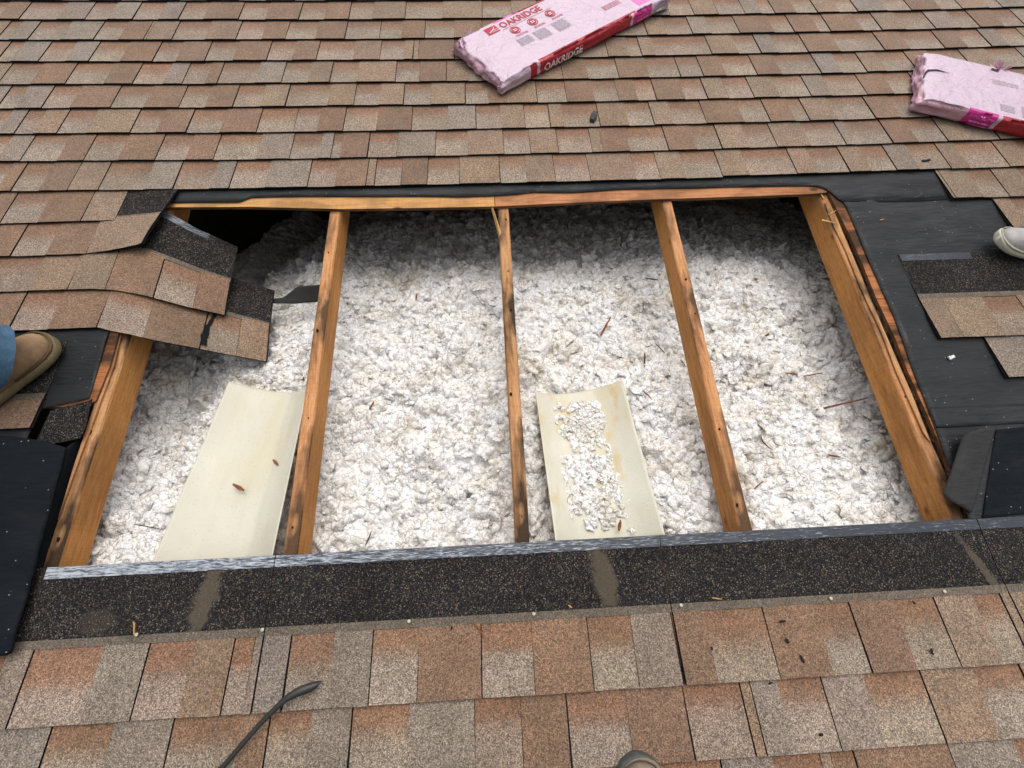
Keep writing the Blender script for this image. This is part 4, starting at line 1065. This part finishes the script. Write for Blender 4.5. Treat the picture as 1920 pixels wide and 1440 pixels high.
# ------------------------------------------------------------------ people and shoes
UPV = np.array([0.0, ST, CT])             # plumb line in roof coords
def loft(sections, close=True):
    m = len(sections[0]); V = [p for s in sections for p in s]; Fs = []
    for i in range(len(sections)-1):
        for k in range(m):
            k2 = (k+1) % m
            Fs.append((i*m+k, i*m+k2, (i+1)*m+k2, (i+1)*m+k))
    if close:
        Fs.append(tuple(range(m-1, -1, -1))); Fs.append(tuple((len(sections)-1)*m+k for k in range(m)))
    return V, Fs
def shoe_parts(root, toe, ang, L, wid, hgt, sole_h, m_up, m_sole, m_seam, base=0.014, tilt=0.0, rand=None):
    ca, sa = math.cos(ang), math.sin(ang)
    def X(x, y, z):                       # x from heel to toe
        zz = z + (x-L)*0 + tilt*max(0, x-0.55*L)
        return (toe[0]+(x-L)*ca-y*sa, toe[1]+(x-L)*sa+y*ca, base+zz)
    prof = [(0.0, .30, .02), (.03, .62, .0), (.12, .82, .0), (.30, .84, -.02), (.50, .90, -.02), (.68, 1.0, .02), (.82, .98, .04), (.91, .84, .06), (.965, .60, .07), (.99, .34, .07), (1.0, .12, .07)]
    hts = [.55, .85, .95, .95, .92, .72, .56, .46, .36, .26, .20]
    sec = []; n = 24
    for (t, wd, off) in prof:             # sole
        hw = wid/2*wd*1.05; s = []
        for k in range(n):
            a = k*6.2832/n; y = math.copysign(abs(math.cos(a))**0.5, math.cos(a))*hw; z = (math.copysign(abs(math.sin(a))**0.4, math.sin(a))*0.5+0.5)*sole_h
            s.append(X(t*L, y+off*wid*0.3, z))
        sec.append(s)
    V, Fs = loft(sec); sole_geo = (V, Fs)
    sec = []
    for (t, wd, off), h_ in zip(prof, hts):
        hw = wid/2*wd*0.93; s = []
        for k in range(n):
            a = k*6.2832/n; y = math.cos(a)*hw; z = math.sin(a)
            z = sole_h*0.7 + (abs(z)**0.8*h_*hgt if z > 0 else 0.0)
            s.append(X(0.012+t*(L-0.024), y+off*wid*0.3, z))
        sec.append(s)
    V, Fs = loft(sec); sh_ = mesh('shoe', V, Fs, m_up, parent=root, smooth=True); mesh('sole', sole_geo[0], sole_geo[1], m_sole, parent=sh_, smooth=True)
    # welt seam round the front of the upper
    pts = []
    for side in (1, -1):
        seq = prof[4:] if side == 1 else prof[4:][::-1]
        for (t, wd, off) in seq:
            pts.append(np.array(X(0.006+t*(L-0.012), side*wid/2*wd*0.985+off*wid*0.3, sole_h*1.05)))
    V, Fs = [], []; r = 0.0035
    sec = []
    for p in pts: sec.append([tuple(p+np.array([r*math.cos(a)*0.8, r*math.cos(a)*0.8, r*math.sin(a)])) for a in np.linspace(0, 6.2832, 7)[:-1]])
    V, Fs = loft(sec); mesh('welt', V, Fs, m_seam, parent=sh_, smooth=True)
    return X
def tube(pts, rads, n=16, wob=0.0, seed=0):
    sec = []
    for i, (p, r) in enumerate(zip(pts, rads)):
        d = np.array(pts[min(i+1, len(pts)-1)])-np.array(pts[max(i-1, 0)]); d = d/np.linalg.norm(d)
        a = np.cross(d, (0.3, 1, 0.1)); a /= np.linalg.norm(a); b_ = np.cross(d, a)
        sec.append([tuple(np.array(p)+(a*math.cos(t)+b_*math.sin(t))*r*(1+wob*mn.noise((math.cos(t)*2+seed, math.sin(t)*2, i*0.7)))) for t in np.linspace(0, 6.2832, n+1)[:-1]])
    return sec
def figure(root_pos, ankle_a, ankle_b, face, mats, label, seed, lean=0.0):
    """a standing worker: one continuous skinned body on two ankles; face = unit heading"""
    f = np.array([face[0], face[1], 0]); f /= np.linalg.norm(f); sd = np.array([-f[1], f[0], 0])
    A, B_ = np.array(ankle_a), np.array(ankle_b); mid = (A+B_)/2
    hip = mid + UPV*0.84 - f*0.10; s2 = (B_-A)/np.linalg.norm(B_-A)
    J = {'pel': hip, 'hA': hip - s2*0.10 - UPV*0.03, 'hB': hip + s2*0.10 - UPV*0.03,
         'kA': (A+hip - s2*0.10)/2 + f*0.05, 'kB': (B_+hip + s2*0.10)/2 + f*0.05, 'aA': A, 'aB': B_,
         'ch': hip + UPV*0.42 + f*0.06, 'nk': hip + UPV*0.58 + f*0.09, 'hd': hip + UPV*0.72 + f*0.13,
         'sA': hip + UPV*0.50 + f*0.06 - s2*0.19, 'sB': hip + UPV*0.50 + f*0.06 + s2*0.19,
         'eA': hip + UPV*0.24 + f*0.02 - s2*0.26, 'eB': hip + UPV*0.24 + f*0.02 + s2*0.26,
         'wA': hip + UPV*0.02 + f*0.14 - s2*0.24, 'wB': hip + UPV*0.02 + f*0.14 + s2*0.24}
    for k_ in ('ch', 'nk', 'hd', 'sA', 'sB', 'eA', 'eB', 'wA', 'wB'): J[k_] = J[k_] + f*lean
    R_ = {'pel': .15, 'hA': .10, 'hB': .10, 'kA': .075, 'kB': .075, 'aA': .062, 'aB': .062, 'ch': .16, 'nk': .06, 'hd': .10, 'sA': .08, 'sB': .08, 'eA': .055, 'eB': .055, 'wA': .042, 'wB': .042}
    E_ = [('pel', 'hA'), ('hA', 'kA'), ('kA', 'aA'), ('pel', 'hB'), ('hB', 'kB'), ('kB', 'aB'), ('pel', 'ch'), ('ch', 'nk'), ('nk', 'hd'), ('ch', 'sA'), ('sA', 'eA'), ('eA', 'wA'), ('ch', 'sB'), ('sB', 'eB'), ('eB', 'wB')]
    names = list(J); me = bpy.data.meshes.new('person'); me.from_pydata([tuple(J[n]) for n in names], [(names.index(a), names.index(b_)) for a, b_ in E_], [])
    ob = bpy.data.objects.new('person_tmp', me); COL.objects.link(ob)
    md = ob.modifiers.new('skin', 'SKIN'); sv = me.skin_vertices[0].data
    for i, n in enumerate(names): sv[i].radius = (R_[n], R_[n]); sv[i].use_root = (n == 'pel')
    sb = ob.modifiers.new('sub', 'SUBSURF'); sb.levels = 2; sb.render_levels = 2
    dg = bpy.context.evaluated_depsgraph_get(); m2 = bpy.data.meshes.new_from_object(ob.evaluated_get(dg))
    V = np.array([v.co[:] for v in m2.vertices]); Fs = [list(p.vertices) for p in m2.polygons]
    bpy.data.objects.remove(ob); bpy.data.meshes.remove(m2); bpy.data.meshes.remove(me)
    hz = float(np.dot(hip, UPV)); fm = []
    for fc in Fs:
        z = float(np.dot(V[fc].mean(0), UPV)) - hz
        fm.append(0 if z < 0.10 else (1 if z < 0.60 else 2))
    o = mesh('person', V, Fs, mats, origin=tuple(root_pos), fm=fm, smooth=True)
    return tag(o, label, 'person')
DENIM = plain('blue_denim', (0.075, 0.145, 0.23), 0.9, 0.1); JACK = plain('grey_work_jacket', (0.10, 0.10, 0.11), 0.9, 0.1); SKIN = plain('skin', (0.45, 0.27, 0.19), 0.6)
SUEDE = plain('tan_suede', (0.30, 0.195, 0.115), 0.9, 0.1); SOLE_T = plain('khaki_rubber_sole', (0.20, 0.155, 0.085), 0.8, 0.2); SEAM_T = plain('dark_tan_stitching', (0.12, 0.075, 0.04), 0.9)
CANV = plain('grey_canvas', (0.44, 0.42, 0.41), 0.9, 0.1); SOLE_C = plain('cream_rubber_sole', (0.60, 0.58, 0.47), 0.6, 0.3); SEAM_C = plain('cream_stitching', (0.48, 0.46, 0.38), 0.8)
BOOTL = plain('tan_boot_leather', (0.24, 0.18, 0.13), 0.7, 0.2); BOOTR = plain('grey_rubber_toe_cap', (0.075, 0.080, 0.075), 0.7, 0.3)
def cloth_bump(m, scale, fold, st_):
    nt = m.node_tree; b = next(n for n in nt.nodes if n.type == 'BSDF_PRINCIPLED')
    v = coords(nt); a = noise_t(nt, v, scale, 3, 0.6); f = noise_t(nt, v, fold, 4, 0.6, 1.2)
    bump(nt, b, mix(nt, a.outputs[0], f.outputs[0], 0.7), st_, 0.01)
    src = b.inputs['Base Color'].links[0].from_socket
    nt.links.new(mix(nt, src, ramp(nt, f.outputs[0], [(0.3, 0.75), (0.65, 1.15)]), 1.0, 'MULTIPLY'), b.inputs['Base Color'])
for m_, sc_, fo_, st_ in ((DENIM, 400, 14, 0.9), (SUEDE, 300, 18, 0.5), (SOLE_T, 200, 40, 0.3), (CANV, 600, 16, 0.4), (BOOTL, 250, 25, 0.4)): cloth_bump(m_, sc_, fo_, st_)
ang = math.atan2(0.80, 0.60)
toe = np.array([-1.385, -0.615]); hl = toe - np.array([math.cos(ang), math.sin(ang)])*0.165
ank = np.array([hl[0]-0.01, hl[1]-0.005, 0.14]); ank2 = ank + np.array([-0.36, -0.06, 0])
per = figure((ank[0]-0.15, ank[1], 0.012), ank, ank2, (math.cos(ang), math.sin(ang)), [DENIM, JACK, SKIN], 'worker in blue jeans and tan suede shoes standing at the left edge', 1)
shoe_root = per
shoe_parts(per, toe, ang, 0.285, 0.128, 0.085, 0.032, SUEDE, SOLE_T, SEAM_T)
shoe_parts(per, toe + np.array([-0.36, -0.06]), ang, 0.285, 0.118, 0.075, 0.030, SUEDE, SOLE_T, SEAM_T)
sec = tube([ank+UPV*0.35+np.array([0, -.0, 0]), ank+UPV*0.2, ank+UPV*0.08+np.array([.025, .018, 0]), ank+np.array([.045, .030, -.005]), ank+np.array([.066, .040, -.040])], [.082, .080, .084, .090, .094], 20, 0.12, 4)
V, Fs = loft(sec, False); mesh('jeans_leg', V, Fs, DENIM, parent=per, smooth=True)
# second worker, only a toe in view
toe2 = np.array([1.69, -0.365]); a2_ = math.radians(172); d2 = np.array([math.cos(a2_), math.sin(a2_)])
ank = np.array([*(toe2-d2*0.20), 0.13]); ank2 = ank + np.array([0.42, 0.12, 0])
per2 = figure((ank[0]+.05, ank[1]+.2, 0.012), ank, ank2, d2, [plain('dark_work_trousers', (0.03, 0.03, 0.035), 0.9, 0.1), JACK, SKIN], 'worker at the right edge, grey canvas shoe tip with cream sole', 2)
shoe_parts(per2, toe2, a2_, 0.285, 0.105, 0.070, 0.026, CANV, SOLE_C, SEAM_C, base=0.012, tilt=0.22)
shoe_parts(per2, toe2+np.array([0.42, 0.12]), a2_, 0.285, 0.105, 0.070, 0.026, CANV, SOLE_C, SEAM_C, base=0.014)
# boot of the one who took the picture
KHAKI = plain('khaki_trousers', (0.16, 0.13, 0.09), 0.9, 0.1)
per3 = figure((0.06, -1.97, 0.012), np.array([0.228, -1.955, 0.15]), np.array([-0.12, -2.05, 0.15]), (0.0, 1.0), [KHAKI, JACK, SKIN], 'person at the bottom edge, only a boot tip with grey toe cap in view', 3, lean=-0.10)
shoe_parts(per3, np.array([0.226, -1.722]), math.radians(93), 0.30, 0.11, 0.075, 0.032, BOOTL, BOOTR, BOOTL, base=0.012)
shoe_parts(per3, np.array([-0.12, -1.83]), math.radians(93), 0.30, 0.11, 0.075, 0.032, BOOTL, BOOTR, BOOTR, base=0.012)

# ------------------------------------------------------------------ small debris
def chip(name, pos, ang, L, W_, T, mat, label, cat, group, curve=0.0, tip=0.25):
    n = 6; sec = []; ca, sa = math.cos(ang), math.sin(ang); r = random.Random(int(abs(pos[0]*9999+pos[1]*777)))
    for i in range(n):
        t = i/(n-1); x = (t-0.5)*L; wd = W_*(tip+(1-tip)*math.sin(math.pi*min(1, max(0, 0.12+t*0.8))))*r.uniform(.75, 1.15)
        y0 = curve*L*(t-0.5)**2*4; z0 = 0.002*r.uniform(-1, 1)+0.004*t
        s = []
        for (a, b_) in ((-.5, 0), (.5, 0.1), (.4, 1), (-.35, .9)):
            xx, yy = x, y0+a*wd
            s.append((pos[0]+xx*ca-yy*sa, pos[1]+xx*sa+yy*ca, pos[2]+z0+b_*T))
        sec.append(s)
    V, Fs = loft(sec); o = mesh(name, V, Fs, mat, origin=tuple(pos))
    return tag(o, label, cat, group)
G1 = 'wood splinters on the insulation'
for (x0, y0, x1, y1, wd, m, lab) in (
    (1529, 769, 1604, 757, .010, W_SPL, 'long straight red splinter lying alone in the right bay'),
    (1124, 634, 1144, 597, .013, W_SPL, 'broad brown splinter on the insulation above the stained baffle'),
    (1208, 522, 1231, 530, .008, W_SPL2, 'dark splinter near the top of the fourth rafter'),
    (1421, 817, 1437, 848, .004, W_SPL2, 'thin curved dark twig in the right bay'),
    (1405, 925, 1423, 905, .006, W_SPL, 'forked brown splinter at the lower right of the fourth rafter'),
    (1551, 853, 1562, 862, .008, W_SPL, 'short rust splinter below the long straight one'),
    (1428, 636, 1440, 628, .012, W_SPL, 'wide rust chip high in the right bay'),
    (1471, 700, 1480, 711, .008, W_SPL, 'small rust chip at the centre of the right bay'),
    (1505, 706, 1526, 709, .006, W_SPL, 'flat rust sliver right of the small chip'),
    (1202, 672, 1207, 690, .007, W_SPL2, 'dark sliver beside the stained baffle, upper one'),
    (1204, 733, 1219, 749, .004, W_SPL2, 'thin dark sliver beside the stained baffle, lower one'),
    (1229, 645, 1244, 665, .004, W_SPL2, 'very thin dark sliver left of the fourth rafter'),
    (693, 768, 705, 758, .010, W_SPL, 'short orange chip right of the second rafter'),
    (780, 563, 784, 556, .009, W_SPL, 'tiny rust chip high in the second bay'),
    (920, 986, 957, 962, .006, W_SPL, 'long tan splinter at the foot of the middle rafter'),
    (686, 1023, 700, 996, .004, W_SPL2, 'thin dark twig at the bottom of the second bay'),
    (791, 809, 799, 801, .007, W_SPL, 'small rust chip at the middle of the second bay'),
    (266, 985, 303, 992, .004, W_SPL2, 'thin brown twig near the foot of the leftmost rafter')):
    a = on_insul(x0, y0); b_ = on_insul(x1, y1); c = (a+b_)/2; c[2] = max(a[2], b_[2])+0.002
    chip('wood_splinter', c, math.atan2(b_[1]-a[1], b_[0]-a[0]), float(np.linalg.norm((b_-a)[:2])), wd*0.8, 0.003, m, lab, 'splinter', G1, curve=0.15 if 'curved' in lab else 0.0)
for (x0, y0, x1, y1, w, wd, lab) in ((437, 908, 459, 920, -.118, .011, 'red splinter low on the clean baffle'), (512, 862, 524, 874, -.13, .009, 'red splinter high on the clean baffle'), (1160, 996, 1163, 975, -.09, .010, 'orange splinter standing at the foot of the stained baffle')):
    a, b_ = P(x0, y0, w), P(x1, y1, w); c = (a+b_)/2
    chip('wood_splinter', c, math.atan2(b_[1]-a[1], b_[0]-a[0]), float(np.linalg.norm((b_-a)[:2])), wd, 0.004, W_SPL, lab, 'splinter', 'wood splinters on the baffles')
G2 = 'black asphalt crumbs on the lower shingles'
CRUMB = plain('asphalt_crumb', (0.014, 0.013, 0.014), 0.8)
for (x, y, L, W_, a, lab) in ((1466, 1165, .020, .009, .1, 'flat black crumb nearest the head lap among the lower right crumbs'), (1475, 1201, .015, .011, 2.2, 'roundish black crumb second down the lower right tabs'), (1503, 1235, .021, .009, 1.9, 'slim black crumb third down the lower right tabs'),
        (1745, 1221, .016, .010, 2.0, 'triangular black crumb on a pale grey tab at right'), (1712, 1130, .012, .008, 2.4, 'black crumb close under the head lap at right'), (1334, 1215, .009, .007, 1.5, 'small black crumb at the left edge of a pale tab'), (1443, 1281, .010, .007, .5, 'small black crumb just below the course line at right'), (1538, 1377, .010, .009, .4, 'round black crumb lowest at right'), (847, 1177, .010, .008, 1.2, 'black crumb at centre below the nails')):
    chip('asphalt_crumb', P(x, y, 0.013), a, L*0.8, W_*0.7, 0.003, CRUMB, lab, 'crumb', G2, tip=0.6)
chip('asphalt_lump', P(1112, 223, 0.012), 1.2, .042, .026, .016, plain('grey_lump', (0.07, 0.07, 0.065), 0.9), 'dark grey lump on the upper shingles below the middle bundle', 'lump', None, tip=0.7)
chip('shingle_chip', P(1735, 302, 0.011), 0.0, .030, .010, .004, CRUMB, 'dark flat chip on the shingles above the bare felt corner', 'chip', None, tip=0.6)
o = chip('plastic_cap', P(1782, 671, 0.003), 0.3, .016, .012, .005, plain('white_plastic', (0.8, 0.8, 0.78), 0.5), 'small white plastic bit on the black felt', 'plastic bit', None, tip=0.8)
for (x, y, L, W_, a, lab) in ((253, 1177, .030, .004, 1.75, 'pale wood sliver beside the leftmost nail'), (1069, 1137, .012, .005, 2.5, 'pale wood sliver on the dark head lap, centre'), (1343, 1122, .022, .004, -.2, 'pale wood sliver on the dark head lap, right of centre'), (1652, 413, .014, .004, .1, 'pale wood sliver on the upper right felt'), (899, 1180, .045, .003, 2.2, 'thin brown needle on the shingles below the centre nails')):
    chip('wood_sliver', P(x, y, 0.010 if y > 500 else 0.004), a, L, W_, 0.002, W_FRESH if 'pale' in lab else W_SPL, lab, 'sliver', 'slivers of wood on the roof')
# black curled strip at the bottom
pts = [(392, 1462), (420, 1436), (455, 1395), (490, 1355), (515, 1330), (535, 1311), (555, 1299), (575, 1291), (590, 1285), (603, 1277)]
wid = [.011, .011, .011, .011, .012, .014, .018, .020, .016, .003]
hh = [.004, .008, .014, .018, .020, .022, .022, .018, .014, .012]
sec = []
ctr = [P(x, y, 0.013+h_) for (x, y), h_ in zip(pts, hh)]
for i, c in enumerate(ctr):
    d = ctr[min(i+1, len(ctr)-1)]-ctr[max(i-1, 0)]; d /= np.linalg.norm(d); q = np.cross((0, 0, 1), d); q /= np.linalg.norm(q)
    w_ = wid[i]; sec.append([tuple(c-q*w_*.5), tuple(c-q*w_*.5+np.array([0, 0, .004])), tuple(c+np.array([0, 0, .006])), tuple(c+q*w_*.5+np.array([0, 0, .003])), tuple(c+q*w_*.5), tuple(c+np.array([0, 0, -.001]))])
V, Fs = loft(sec)
o = mesh('sealant_ribbon', V, Fs, plain('black_rubbery_strip', (0.022, 0.021, 0.020), 0.42, 0.5), smooth=True)
tag(o, 'curled black sealant strip with pointed tip on the lowest shingles', 'strip')
